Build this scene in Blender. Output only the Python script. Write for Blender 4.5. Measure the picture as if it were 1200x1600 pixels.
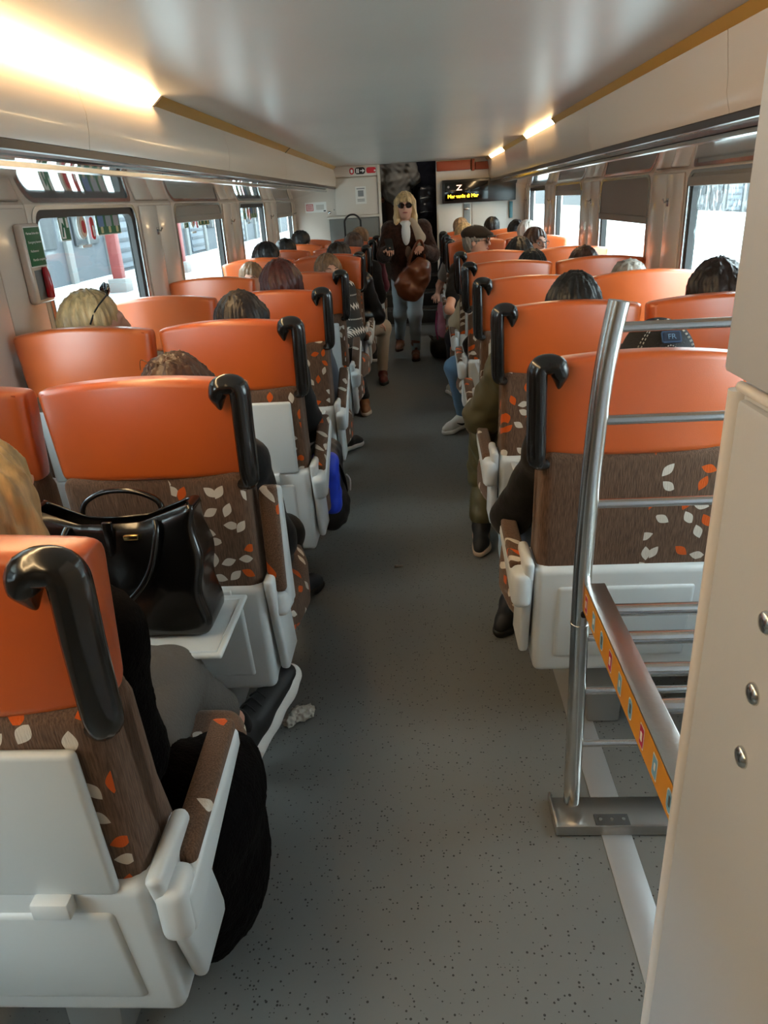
import bpy, bmesh, math, random
import numpy as np
from mathutils import Vector, Matrix, Euler
random.seed(7); np.random.seed(7)
for o in list(bpy.data.objects): bpy.data.objects.remove(o)
sc = bpy.context.scene
C = sc.collection
PI = math.pi

# ------------------------------------------------------------------ camera, world, sun, exposure
def make_camera():
    F, TH, YW, RL = 1122.5, 0.4081, 0.0639, 0.0591
    c, s = math.cos(YW), math.sin(YW); ct, st = math.cos(TH), math.sin(TH); cr, sr = math.cos(RL), math.sin(RL)
    R0 = Vector((c, s, 0)); FW = Vector((-s*ct, c*ct, -st)); U0 = Vector((-s*st, c*st, ct))
    RT = cr*R0 - sr*U0; UP = sr*R0 + cr*U0
    cd = bpy.data.cameras.new('camera'); cam = bpy.data.objects.new('camera', cd); C.objects.link(cam)
    cd.sensor_fit = 'VERTICAL'; cd.sensor_height = 24.0; cd.sensor_width = 18.0
    cd.lens = 24.0*F/1600.0; cd.clip_start = 0.02; cd.clip_end = 500
    m = Matrix((( RT.x, UP.x, -FW.x, 0.0), (RT.y, UP.y, -FW.y, 0.0), (RT.z, UP.z, -FW.z, 1.55), (0, 0, 0, 1)))
    cam.matrix_world = m
    sc.camera = cam
make_camera()
w = bpy.data.worlds.new('world'); sc.world = w; w.use_nodes = True
bg = w.node_tree.nodes['Background']; bg.inputs[0].default_value = (0.84, 0.93, 1.0, 1); bg.inputs[1].default_value = 7.0
sd = bpy.data.lights.new('sun', 'SUN'); sd.energy = 4.0; sd.angle = 0.05; sd.color = (1.0, 0.97, 0.92)
so = bpy.data.objects.new('sun', sd); C.objects.link(so)
so.rotation_euler = Vector((0.05, -0.62, -0.78)).to_track_quat('-Z', 'Y').to_euler()
sc.view_settings.view_transform = 'Standard'; sc.view_settings.look = 'None'
sc.view_settings.exposure = 1.15; sc.view_settings.gamma = 1.0; sc.view_settings.use_curve_mapping = False

# ------------------------------------------------------------------ materials
MATS = {}
def lin(c):
    return tuple(((v/255.0)/12.92 if v/255.0 <= .04045 else ((v/255.0+.055)/1.055)**2.4) for v in c) + (1.0,)
def mat(name, rgb, rough=.5, metal=0., spec=.5, coat=0., crough=.08, emit=None, estr=0., bump=0., bscale=200., var=0., vscale=8., vstretch=(1,1,1), sheen=0.):
    if name in MATS: return MATS[name]
    m = bpy.data.materials.new(name); m.use_nodes = True; nt = m.node_tree; b = nt.nodes['Principled BSDF']
    col = lin(rgb)
    b.inputs['Base Color'].default_value = col; b.inputs['Roughness'].default_value = rough; b.inputs['Metallic'].default_value = metal
    b.inputs['Specular IOR Level'].default_value = spec; b.inputs['Coat Weight'].default_value = coat; b.inputs['Coat Roughness'].default_value = crough
    if sheen: b.inputs['Sheen Weight'].default_value = sheen
    if emit: b.inputs['Emission Color'].default_value = lin(emit); b.inputs['Emission Strength'].default_value = estr
    if bump or var:
        tc = nt.nodes.new('ShaderNodeTexCoord'); mp = nt.nodes.new('ShaderNodeMapping'); mp.inputs['Scale'].default_value = vstretch
        nt.links.new(tc.outputs['Object'], mp.inputs[0])
    if var:
        n = nt.nodes.new('ShaderNodeTexNoise'); n.inputs['Scale'].default_value = vscale; n.inputs['Detail'].default_value = 3
        nt.links.new(mp.outputs[0], n.inputs['Vector'])
        r = nt.nodes.new('ShaderNodeValToRGB'); r.color_ramp.elements[0].position = .3; r.color_ramp.elements[1].position = .7
        r.color_ramp.elements[0].color = tuple(max(0, v*(1-var)) for v in col[:3])+(1,); r.color_ramp.elements[1].color = tuple(min(1, v*(1+var)) for v in col[:3])+(1,)
        nt.links.new(n.outputs['Fac'], r.inputs[0]); nt.links.new(r.outputs[0], b.inputs['Base Color'])
    if bump:
        n2 = nt.nodes.new('ShaderNodeTexNoise'); n2.inputs['Scale'].default_value = bscale; n2.inputs['Detail'].default_value = 2
        nt.links.new(mp.outputs[0], n2.inputs['Vector'])
        bm = nt.nodes.new('ShaderNodeBump'); bm.inputs['Strength'].default_value = bump; bm.inputs['Distance'].default_value = .004
        nt.links.new(n2.outputs['Fac'], bm.inputs['Height']); nt.links.new(bm.outputs[0], b.inputs['Normal'])
    MATS[name] = m; return m

def leaf_fabric(name, band=None, density=.6):
    """brown ribbed plush with a woven print of white and orange leaves"""
    m = bpy.data.materials.new(name); m.use_nodes = True; nt = m.node_tree; N = nt.nodes; K = nt.links; b = N['Principled BSDF']
    b.inputs['Roughness'].default_value = .9; b.inputs['Specular IOR Level'].default_value = .15; b.inputs['Sheen Weight'].default_value = .15
    def math_(op, a, bb=None, cc=None):
        n = N.new('ShaderNodeMath'); n.operation = op
        for i, v in enumerate((a, bb, cc)):
            if v is None: continue
            if isinstance(v, (int, float)): n.inputs[i].default_value = v
            else: K.new(v, n.inputs[i])
        return n.outputs[0]
    tc = N.new('ShaderNodeTexCoord'); sep = N.new('ShaderNodeSeparateXYZ'); K.new(tc.outputs['Object'], sep.inputs[0])
    x, y, z = sep.outputs
    u = math_('ADD', x, math_('MULTIPLY', y, .8)); v = math_('ADD', z, math_('MULTIPLY', y, .55))
    oi = N.new('ShaderNodeObjectInfo'); rnd = math_('MULTIPLY', oi.outputs['Random'], 7.0)
    cmb = N.new('ShaderNodeCombineXYZ'); K.new(math_('ADD', u, rnd), cmb.inputs[0]); K.new(math_('ADD', v, rnd), cmb.inputs[1])
    vor = N.new('ShaderNodeTexVoronoi'); vor.voronoi_dimensions = '2D'; vor.inputs['Scale'].default_value = 21.0; vor.inputs['Randomness'].default_value = .7
    K.new(cmb.outputs[0], vor.inputs['Vector'])
    sub = N.new('ShaderNodeVectorMath'); sub.operation = 'SUBTRACT'; K.new(cmb.outputs[0], sub.inputs[0]); K.new(vor.outputs['Position'], sub.inputs[1])
    sc_ = N.new('ShaderNodeSeparateColor'); K.new(vor.outputs['Color'], sc_.inputs[0])
    rot = N.new('ShaderNodeVectorRotate'); rot.rotation_type = 'Z_AXIS'; K.new(sub.outputs[0], rot.inputs['Vector']); K.new(math_('MULTIPLY', sc_.outputs[0], 6.28), rot.inputs['Angle'])
    s2 = N.new('ShaderNodeSeparateXYZ'); K.new(rot.outputs[0], s2.inputs[0])
    lx = math_('ABSOLUTE', math_('DIVIDE', s2.outputs[0], .0115)); ly = math_('POWER', math_('ABSOLUTE', math_('DIVIDE', s2.outputs[1], .021)), 1.7)
    leaf = math_('LESS_THAN', math_('ADD', lx, ly), 1.0)
    keep = math_('LESS_THAN', sc_.outputs[1], density)
    mask = math_('MULTIPLY', leaf, keep)
    if band is not None:
        mask = math_('MULTIPLY', mask, math_('LESS_THAN', math_('ABSOLUTE', math_('SUBTRACT', u, band)), .10))
    ora = math_('LESS_THAN', sc_.outputs[2], .36)
    c1 = N.new('ShaderNodeMix'); c1.data_type = 'RGBA'; K.new(ora, c1.inputs[0]); c1.inputs[6].default_value = lin((205, 196, 184)); c1.inputs[7].default_value = lin((205, 88, 26))
    no = N.new('ShaderNodeTexNoise'); no.inputs['Scale'].default_value = 90; mp = N.new('ShaderNodeMapping'); mp.inputs['Scale'].default_value = (4, 4, .35)
    K.new(tc.outputs['Object'], mp.inputs[0]); K.new(mp.outputs[0], no.inputs['Vector'])
    rp = N.new('ShaderNodeValToRGB'); rp.color_ramp.elements[0].color = lin((78, 58, 46)); rp.color_ramp.elements[1].color = lin((112, 87, 70))
    rp.color_ramp.elements[0].position = .3; rp.color_ramp.elements[1].position = .7; K.new(no.outputs['Fac'], rp.inputs[0])
    c2 = N.new('ShaderNodeMix'); c2.data_type = 'RGBA'; K.new(mask, c2.inputs[0]); K.new(rp.outputs[0], c2.inputs[6]); K.new(c1.outputs[2], c2.inputs[7])
    K.new(c2.outputs[2], b.inputs['Base Color'])
    bm = N.new('ShaderNodeBump'); bm.inputs['Strength'].default_value = .5; bm.inputs['Distance'].default_value = .003; K.new(no.outputs['Fac'], bm.inputs['Height']); K.new(bm.outputs[0], b.inputs['Normal'])
    MATS[name] = m; return m

def floor_material():
    m = bpy.data.materials.new('speckled_vinyl'); m.use_nodes = True; nt = m.node_tree; N = nt.nodes; K = nt.links; b = N['Principled BSDF']
    tc = N.new('ShaderNodeTexCoord'); v = N.new('ShaderNodeTexVoronoi'); v.inputs['Scale'].default_value = 120; K.new(tc.outputs['Object'], v.inputs['Vector'])
    sp = N.new('ShaderNodeSeparateColor'); K.new(v.outputs['Color'], sp.inputs[0])
    th = N.new('ShaderNodeMath'); th.operation = 'MULTIPLY'; K.new(sp.outputs[0], th.inputs[0]); th.inputs[1].default_value = .36
    lt = N.new('ShaderNodeMath'); lt.operation = 'LESS_THAN'; K.new(v.outputs['Distance'], lt.inputs[0]); K.new(th.outputs[0], lt.inputs[1])
    kp = N.new('ShaderNodeMath'); kp.operation = 'LESS_THAN'; K.new(sp.outputs[1], kp.inputs[0]); kp.inputs[1].default_value = .42
    mu = N.new('ShaderNodeMath'); mu.operation = 'MULTIPLY'; K.new(lt.outputs[0], mu.inputs[0]); K.new(kp.outputs[0], mu.inputs[1])
    no = N.new('ShaderNodeTexNoise'); no.inputs['Scale'].default_value = 2.2; no.inputs['Detail'].default_value = 5; K.new(tc.outputs['Object'], no.inputs['Vector'])
    rp = N.new('ShaderNodeValToRGB'); rp.color_ramp.elements[0].color = lin((101, 103, 102)); rp.color_ramp.elements[1].color = lin((117, 119, 117)); K.new(no.outputs['Fac'], rp.inputs[0])
    mx = N.new('ShaderNodeMix'); mx.data_type = 'RGBA'; K.new(mu.outputs[0], mx.inputs[0]); K.new(rp.outputs[0], mx.inputs[6]); mx.inputs[7].default_value = lin((38, 37, 35))
    K.new(mx.outputs[2], b.inputs['Base Color'])
    r2 = N.new('ShaderNodeMapRange'); r2.inputs[3].default_value = .3; r2.inputs[4].default_value = .48; K.new(no.outputs['Fac'], r2.inputs[0]); K.new(r2.outputs[0], b.inputs['Roughness'])
    MATS['floor'] = m; return m

def glass_material(name, dirt=0., tint=(.9, .96, .95)):
    m = bpy.data.materials.new(name); m.use_nodes = True; nt = m.node_tree; N = nt.nodes; K = nt.links
    for n in list(N): N.remove(n)
    out = N.new('ShaderNodeOutputMaterial'); tr = N.new('ShaderNodeBsdfTransparent'); tr.inputs[0].default_value = tint+(1,)
    gl = N.new('ShaderNodeBsdfGlossy'); gl.inputs['Roughness'].default_value = .03; gl.inputs[0].default_value = (1, 1, 1, 1)
    mx = N.new('ShaderNodeMixShader'); mx.inputs[0].default_value = .07; K.new(tr.outputs[0], mx.inputs[1]); K.new(gl.outputs[0], mx.inputs[2])
    last = mx.outputs[0]
    if dirt:
        tc = N.new('ShaderNodeTexCoord'); mp = N.new('ShaderNodeMapping'); mp.inputs['Scale'].default_value = (1, 1, .35); K.new(tc.outputs['Object'], mp.inputs[0])
        no = N.new('ShaderNodeTexNoise'); no.inputs['Scale'].default_value = 60; no.inputs['Detail'].default_value = 4; K.new(mp.outputs[0], no.inputs['Vector'])
        rp = N.new('ShaderNodeValToRGB'); rp.color_ramp.elements[0].position = .58; rp.color_ramp.elements[1].position = .72
        rp.color_ramp.elements[0].color = (.006, .006, .006, 1); rp.color_ramp.elements[1].color = (dirt, dirt, dirt, 1); K.new(no.outputs['Fac'], rp.inputs[0])
        df = N.new('ShaderNodeBsdfTranslucent'); df.inputs[0].default_value = (.9, .97, .97, 1)
        m2 = N.new('ShaderNodeMixShader'); K.new(rp.outputs[0], m2.inputs[0]); K.new(last, m2.inputs[1]); K.new(df.outputs[0], m2.inputs[2]); last = m2.outputs[0]
    K.new(last, out.inputs[0]); MATS[name] = m; return m

M_ORANGE = mat('orange_leatherette', (202, 92, 32), .36, spec=.5, coat=.75, crough=.34, bump=.06, bscale=350, var=.05, vscale=5)
M_PIPE = mat('orange_piping', (170, 66, 18), .45)
M_BLACKP = mat('black_gloss_plastic', (26, 26, 27), .2, spec=.5, coat=.3)
M_FAB = leaf_fabric('leaf_plush_plain', 9.0)
M_FABL = leaf_fabric('leaf_plush_left_band', -.13, .85)
M_FABR = leaf_fabric('leaf_plush_right_band', .15, .72)
M_FABA = leaf_fabric('leaf_plush_all_over', None, .42)
M_WHITE = mat('white_plastic', (206, 211, 213), .32, spec=.5)
M_TRAY = mat('pale_grey_laminate', (198, 204, 206), .38)
M_GREYP = mat('grey_plastic', (128, 130, 130), .45)
M_DGREY = mat('dark_grey_paint', (72, 74, 75), .5)
M_STEEL = mat('brushed_steel', (208, 208, 205), .24, metal=1., bump=.05, bscale=120, vstretch=(1, 1, .05))
M_STEELF = mat('scratched_steel', (192, 190, 187), .3, metal=1., bump=.15, bscale=60)
M_WALL = mat('beige_wall_laminate', (214, 199, 184), .25, spec=.5, coat=.25)
M_PANEL = mat('beige_cove_panel', (214, 198, 182), .26, spec=.5, coat=.2)
M_CEIL = mat('satin_ceiling', (202, 197, 188), .3, spec=.5, var=.04, vscale=1.5)
M_TRIMB = mat('dark_brown_trim', (48, 36, 31), .35)
M_GOLD = mat('gold_diffuser', (186, 140, 66), .35, spec=.5)
M_GLOSSY = mat('polished_shelf', (214, 210, 204), .05, metal=.9)
M_ALU = mat('aluminium', (176, 178, 178), .25, metal=1.)
M_RUB = mat('black_rubber', (18, 18, 19), .5)
M_BLIND = mat('grey_blind', (142, 134, 125), .7, bump=.1, bscale=300, vstretch=(1, .1, 1))
M_LAMP = mat('lit_diffuser', (255, 230, 190), .5, emit=(255, 216, 160), estr=17.)
M_CAB = mat('cabinet_laminate', (186, 192, 202), .4, bump=.03, bscale=300)
M_CABT = mat('cabinet_edge', (216, 214, 214), .35)
M_PAPER = mat('paper', (222, 220, 214), .8)
M_BLK = mat('matte_black', (14, 14, 15), .6)
M_FLOOR = floor_material()
G_CLEAR = glass_material('window_glass'); G_DIRTY = glass_material('dirty_window_glass', .3)

# ------------------------------------------------------------------ mesh helpers
def tag(o, label=None, cat=None, group=None, kind=None):
    if label: o['label'] = label
    if cat: o['category'] = cat
    if group: o['group'] = group
    if kind: o['kind'] = kind
    return o
def obj(name, me, m=None, parent=None, loc=None, rot=None):
    o = bpy.data.objects.new(name, me); C.objects.link(o)
    if m is not None and len(me.materials) == 0: me.materials.append(m)
    if parent is not None: o.parent = parent
    if loc is not None: o.location = loc
    if rot is not None: o.rotation_euler = rot
    return o
def empty(name, loc=(0, 0, 0), rz=0):
    o = bpy.data.objects.new(name, None); C.objects.link(o); o.location = loc; o.rotation_euler = (0, 0, rz); o.empty_display_size = .1
    return o
def mesh(name, vs, fs, smooth=True, m=None, sharp=None):
    me = bpy.data.meshes.new(name); me.from_pydata([tuple(v) for v in vs], [], fs)
    if smooth: me.polygons.foreach_set('use_smooth', [True]*len(me.polygons))
    if m is not None: me.materials.append(m)
    me.update()
    if sharp: me.set_sharp_from_angle(angle=sharp)
    return me
def bmm(name, bm, m=None, smooth=True, sharp=math.radians(40)):
    bmesh.ops.recalc_face_normals(bm, faces=bm.faces[:])
    me = bpy.data.meshes.new(name); bm.to_mesh(me); bm.free()
    if smooth: me.polygons.foreach_set('use_smooth', [True]*len(me.polygons)); me.set_sharp_from_angle(angle=sharp)
    if m is not None: me.materials.append(m)
    return me
def rbox(lo, hi, bev=.01, seg=3, bm=None, fn=None, cuts=0):
    """box with rounded edges; fn(v) may deform it"""
    own = bm is None
    b2 = bmesh.new(); r = bmesh.ops.create_cube(b2, size=1.0)
    for v in b2.verts:
        v.co = Vector([(lo[i]+hi[i])/2 + v.co[i]*(hi[i]-lo[i]) for i in range(3)])
    if cuts: bmesh.ops.subdivide_edges(b2, edges=b2.edges[:], cuts=cuts, use_grid_fill=True)
    if bev > 0:
        ed = [e for e in b2.edges if len(e.link_faces) == 2 and e.link_faces[0].normal.dot(e.link_faces[1].normal) < .5]
        bmesh.ops.recalc_face_normals(b2, faces=b2.faces[:])
        bmesh.ops.bevel(b2, geom=ed, offset=bev, segments=seg, profile=.5, affect='EDGES', clamp_overlap=True)
    if fn:
        for v in b2.verts: v.co = Vector(fn(v.co))
    if own: return b2
    tmp = bpy.data.meshes.new('t'); b2.to_mesh(tmp); b2.free(); bm.from_mesh(tmp); bpy.data.meshes.remove(tmp)
    return bm
def sweep(path, radii, n=12, up=(0, 0, 1), caps=True):
    """tube along path; radii: list of r or (ra, rb) pairs (side, normal)"""
    P = [Vector(p) for p in path]; vs = []; fs = []
    prev = None
    for i, p in enumerate(P):
        t = (P[min(i+1, len(P)-1)] - P[max(i-1, 0)]).normalized()
        if prev is None:
            a = t.cross(Vector(up))
            if a.length < 1e-3: a = t.cross(Vector((0, 1, 0)))
            a.normalize()
        else:
            a = (prev - t*prev.dot(t)); a.normalize()
        prev = a; b_ = t.cross(a)
        r = radii[i] if isinstance(radii, (list, tuple)) else radii
        ra, rb = (r if isinstance(r, (list, tuple)) else (r, r))
        for k in range(n):
            th = 2*PI*k/n; vs.append(p + a*ra*math.cos(th) + b_*rb*math.sin(th))
    for i in range(len(P)-1):
        for k in range(n):
            fs.append((i*n+k, i*n+(k+1) % n, (i+1)*n+(k+1) % n, (i+1)*n+k))
    if caps:
        fs.append(tuple(range(n-1, -1, -1))); fs.append(tuple((len(P)-1)*n+k for k in range(n)))
    return vs, fs
def smoothpath(pts, sub=6):
    P = [Vector(p) for p in pts]; out = []
    for i in range(len(P)-1):
        p0, p1, p2, p3 = P[max(i-1, 0)], P[i], P[i+1], P[min(i+2, len(P)-1)]
        for k in range(sub):
            t = k/sub
            out.append(.5*((2*p1)+(-p0+p2)*t+(2*p0-5*p1+4*p2-p3)*t*t+(-p0+3*p1-3*p2+p3)*t**3))
    out.append(P[-1]); return out
def tube(name, path, r, m, parent=None, n=10, sub=0, loc=None):
    pts = smoothpath(path, sub) if sub else path
    if isinstance(r, list) and sub:
        rr = []
        for i in range(len(path)-1):
            for k in range(sub):
                a, b = r[i], r[i+1]; t = k/sub
                rr.append(tuple(x*(1-t)+y*t for x, y in zip(a, b)) if isinstance(a, tuple) else a*(1-t)+b*t)
        rr.append(r[-1]); r = rr
    vs, fs = sweep(pts, r, n)
    return obj(name, mesh(name, vs, fs, m=m, sharp=math.radians(50)), None, parent, loc)
def boxo(name, lo, hi, m, parent=None, bev=.004, seg=2, fn=None, cuts=0):
    return obj(name, bmm(name, rbox(lo, hi, bev, seg, fn=fn, cuts=cuts), m), None, parent)
def quad(name, pts, m, parent=None):
    return obj(name, mesh(name, pts, [(0, 1, 2, 3)], False, m), None, parent)
def text(name, s, size, m, parent, loc, rot, ext=.0006, align='LEFT', sx=1.):
    cu = bpy.data.curves.new(name, 'FONT'); cu.body = s; cu.size = size; cu.extrude = ext; cu.align_x = align
    o = bpy.data.objects.new(name, cu); C.objects.link(o)
    dg = bpy.context.evaluated_depsgraph_get(); me = bpy.data.meshes.new_from_object(o.evaluated_get(dg)); bpy.data.objects.remove(o)
    me.materials.clear(); me.materials.append(m)
    t = obj(name, me, None, parent, loc, rot); t.scale = (sx, 1, 1); return t
def lathe(name, prof, m, parent=None, n=16, loc=None, rot=None):
    vs = []; fs = []
    for r, z in prof:
        for k in range(n): vs.append((r*math.cos(2*PI*k/n), r*math.sin(2*PI*k/n), z))
    for i in range(len(prof)-1):
        for k in range(n): fs.append((i*n+k, i*n+(k+1) % n, (i+1)*n+(k+1) % n, (i+1)*n+k))
    fs.append(tuple(range(n-1, -1, -1))); fs.append(tuple((len(prof)-1)*n+k for k in range(n)))
    return obj(name, mesh(name, vs, fs, m=m, sharp=math.radians(50)), None, parent, loc, rot)

# ------------------------------------------------------------------ implicit surfaces (people, bags, shoes)
class Vol:
    def __init__(s, lo, hi, h):
        s.lo = np.array(lo, float); s.h = h
        s.n = np.maximum(4, np.ceil((np.array(hi)-s.lo)/h).astype(int)+1)
        s.d = np.full(tuple(s.n), .2, np.float32)
    def _sub(s, lo, hi):
        a = np.clip(np.floor((np.array(lo)-s.lo)/s.h).astype(int), 0, s.n); b = np.clip(np.ceil((np.array(hi)-s.lo)/s.h).astype(int)+1, 0, s.n)
        if np.any(b <= a): return None
        ax = [s.lo[i]+s.h*np.arange(a[i], b[i]) for i in range(3)]
        sl = tuple(slice(a[i], b[i]) for i in range(3))
        return sl, ax[0][:, None, None], ax[1][None, :, None], ax[2][None, None, :]
    def _op(s, sl, e, k, op):
        d = s.d[sl]
        if op == 'u':
            r = np.minimum(d, e)
            if k > 0: hh = np.maximum(k-np.abs(d-e), 0)/k; r = r-hh*hh*k*.25
        else:
            e = -e; r = np.maximum(d, e)
            if k > 0: hh = np.maximum(k-np.abs(d-e), 0)/k; r = r+hh*hh*k*.25
        s.d[sl] = r
    def cone(s, a, b, ra, rb=None, k=.02, op='u'):
        if rb is None: rb = ra
        a = np.array(a, float); b = np.array(b, float); m = max(ra, rb)+k+2.5*s.h
        g = s._sub(np.minimum(a, b)-m, np.maximum(a, b)+m)
        if g is None: return s
        sl, X, Y, Z = g; ba = b-a; L = max(ba@ba, 1e-9)
        t = np.clip(((X-a[0])*ba[0]+(Y-a[1])*ba[1]+(Z-a[2])*ba[2])/L, 0, 1)
        e = np.sqrt((X-a[0]-t*ba[0])**2+(Y-a[1]-t*ba[1])**2+(Z-a[2]-t*ba[2])**2)-(ra+t*(rb-ra))
        s._op(sl, e, k, op); return s
    def ell(s, c, r, k=.02, op='u', R=None):
        c = np.array(c, float); r = np.array(r, float); m = (max(r) if R is not None else r)+k+2.5*s.h
        g = s._sub(c-m, c+m)
        if g is None: return s
        sl, X, Y, Z = g; X = X-c[0]; Y = Y-c[1]; Z = Z-c[2]
        if R is not None: X, Y, Z = [R[0][i]*X+R[1][i]*Y+R[2][i]*Z for i in range(3)]
        k0 = np.sqrt((X/r[0])**2+(Y/r[1])**2+(Z/r[2])**2)+1e-6; k1 = np.sqrt((X/r[0]**2)**2+(Y/r[1]**2)**2+(Z/r[2]**2)**2)+1e-6
        s._op(sl, k0*(k0-1)/k1, k, op); return s
    def box(s, c, hf, rd=.01, k=.01, op='u', R=None):
        c = np.array(c, float); hf = np.array(hf, float); m = (np.linalg.norm(hf) if R is not None else hf)+k+2.5*s.h
        g = s._sub(c-m, c+m)
        if g is None: return s
        sl, X, Y, Z = g; X = X-c[0]; Y = Y-c[1]; Z = Z-c[2]
        if R is not None: X, Y, Z = [R[0][i]*X+R[1][i]*Y+R[2][i]*Z for i in range(3)]
        qx = np.abs(X)-hf[0]+rd+0*Y+0*Z; qy = np.abs(Y)-hf[1]+rd+0*X+0*Z; qz = np.abs(Z)-hf[2]+rd+0*X+0*Y
        e = np.sqrt(np.maximum(qx, 0)**2+np.maximum(qy, 0)**2+np.maximum(qz, 0)**2)+np.minimum(np.maximum(qx, np.maximum(qy, qz)), 0)-rd
        s._op(sl, e, k, op); return s
    def noise(s, amp, cell=3):
        sh = tuple(int(x/cell)+2 for x in s.n); r = np.random.uniform(-1, 1, sh).astype(np.float32)
        for ax in range(3): r = np.repeat(r, cell, axis=ax)
        s.d += amp*r[:s.n[0], :s.n[1], :s.n[2]]; return s
    def wrinkle(s, amp, freq=(60, 60, 60), ph=0.):
        X = (s.lo[0]+s.h*np.arange(s.n[0]))[:, None, None]; Y = (s.lo[1]+s.h*np.arange(s.n[1]))[None, :, None]; Z = (s.lo[2]+s.h*np.arange(s.n[2]))[None, None, :]
        s.d += amp*np.sin(freq[0]*X+2*np.sin(17*Z+ph)+ph)*np.sin(freq[1]*Y+1.7*np.sin(13*X))*np.sin(freq[2]*Z+2*np.sin(11*Y+ph)); return s
    def mesh(s, name, m):
        d = s.d.copy()
        for ax in range(3):
            i0 = [slice(None)]*3; i0[ax] = 0; i1 = [slice(None)]*3; i1[ax] = -1
            d[tuple(i0)] = np.maximum(d[tuple(i0)], .01); d[tuple(i1)] = np.maximum(d[tuple(i1)], .01)
        ins = d < 0; n = s.n
        cnt = np.zeros(tuple(n-1), np.int8)
        for i in (0, 1):
            for j in (0, 1):
                for k in (0, 1): cnt += ins[i:n[0]-1+i, j:n[1]-1+j, k:n[2]-1+k]
        act = (cnt > 0) & (cnt < 8); idx = np.argwhere(act)
        if len(idx) == 0: return None
        num = -np.ones(tuple(n-1), np.int64); num[act] = np.arange(len(idx))
        acc = np.zeros((len(idx), 3)); w_ = np.zeros(len(idx))
        I, J, K_ = idx.T
        for ax in range(3):
            o1, o2 = [a for a in range(3) if a != ax]
            for u in (0, 1):
                for v in (0, 1):
                    off = [0, 0, 0]; off[o1] = u; off[o2] = v; p = (I+off[0], J+off[1], K_+off[2]); off2 = off[:]; off2[ax] = 1; q = (I+off2[0], J+off2[1], K_+off2[2])
                    a = d[p]; b = d[q]; cr = (a < 0) != (b < 0); t = np.where(cr, a/np.where(a == b, 1, a-b), 0)
                    pos = np.array(off, float)[None, :].repeat(len(idx), 0); pos[:, ax] = t
                    acc += pos*cr[:, None]; w_ += cr
        V = (idx+acc/np.maximum(w_, 1)[:, None])*s.h+s.lo
        faces = []
        for ax in range(3):
            o1, o2 = (ax+1) % 3, (ax+2) % 3
            sl0 = [slice(1, -1)]*3; sl0[ax] = slice(0, n[ax]-1); sl1 = [slice(1, -1)]*3; sl1[ax] = slice(1, n[ax])
            A = ins[tuple(sl0)]; B = ins[tuple(sl1)]; ch = np.argwhere(A != B)
            if len(ch) == 0: continue
            base = ch.copy(); base[:, o1] += 1; base[:, o2] += 1
            def cell(u, v):
                q = base.copy(); q[:, o1] -= u; q[:, o2] -= v; return num[q[:, 0], q[:, 1], q[:, 2]]
            qd = np.stack([cell(1, 1), cell(0, 1), cell(0, 0), cell(1, 0)], 1)
            fl = A[tuple(ch.T)]; qd[~fl] = qd[~fl][:, ::-1]; faces.append(qd)
        Fq = np.concatenate(faces)
        me = bpy.data.meshes.new(name)
        me.vertices.add(len(V)); me.vertices.foreach_set('co', V.astype(np.float32).ravel())
        me.loops.add(len(Fq)*4); me.loops.foreach_set('vertex_index', Fq.astype(np.int32).ravel())
        me.polygons.add(len(Fq)); me.polygons.foreach_set('loop_start', np.arange(len(Fq), dtype=np.int32)*4)
        me.polygons.foreach_set('use_smooth', np.ones(len(Fq), bool))
        me.update(); me.validate()
        if m is not None: me.materials.append(m)
        return me

# ------------------------------------------------------------------ the setting
WL, WR, CZ, Y0, Y1 = -1.53, 1.36, 1.967, -3.0, 9.8
def prism(name, prof, y0, y1, m, parent=None, smooth=True):
    n = len(prof); vs = [(x, y0, z) for x, z in prof]+[(x, y1, z) for x, z in prof]
    fs = [(i, (i+1) % n, n+(i+1) % n, n+i) for i in range(n)]+[tuple(range(n-1, -1, -1)), tuple(range(n, 2*n))]
    bm = bmesh.new(); me = mesh(name, vs, fs, False); bm.from_mesh(me)
    return obj(name, bmm(name, bm, m, smooth, math.radians(35)), None, parent)
def multibox(name, boxes, m, parent=None, bev=0.):
    bm = bmesh.new()
    for lo, hi in boxes: rbox(lo, hi, bev, 1, bm)
    return obj(name, bmm(name, bm, m, False), None, parent)

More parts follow.
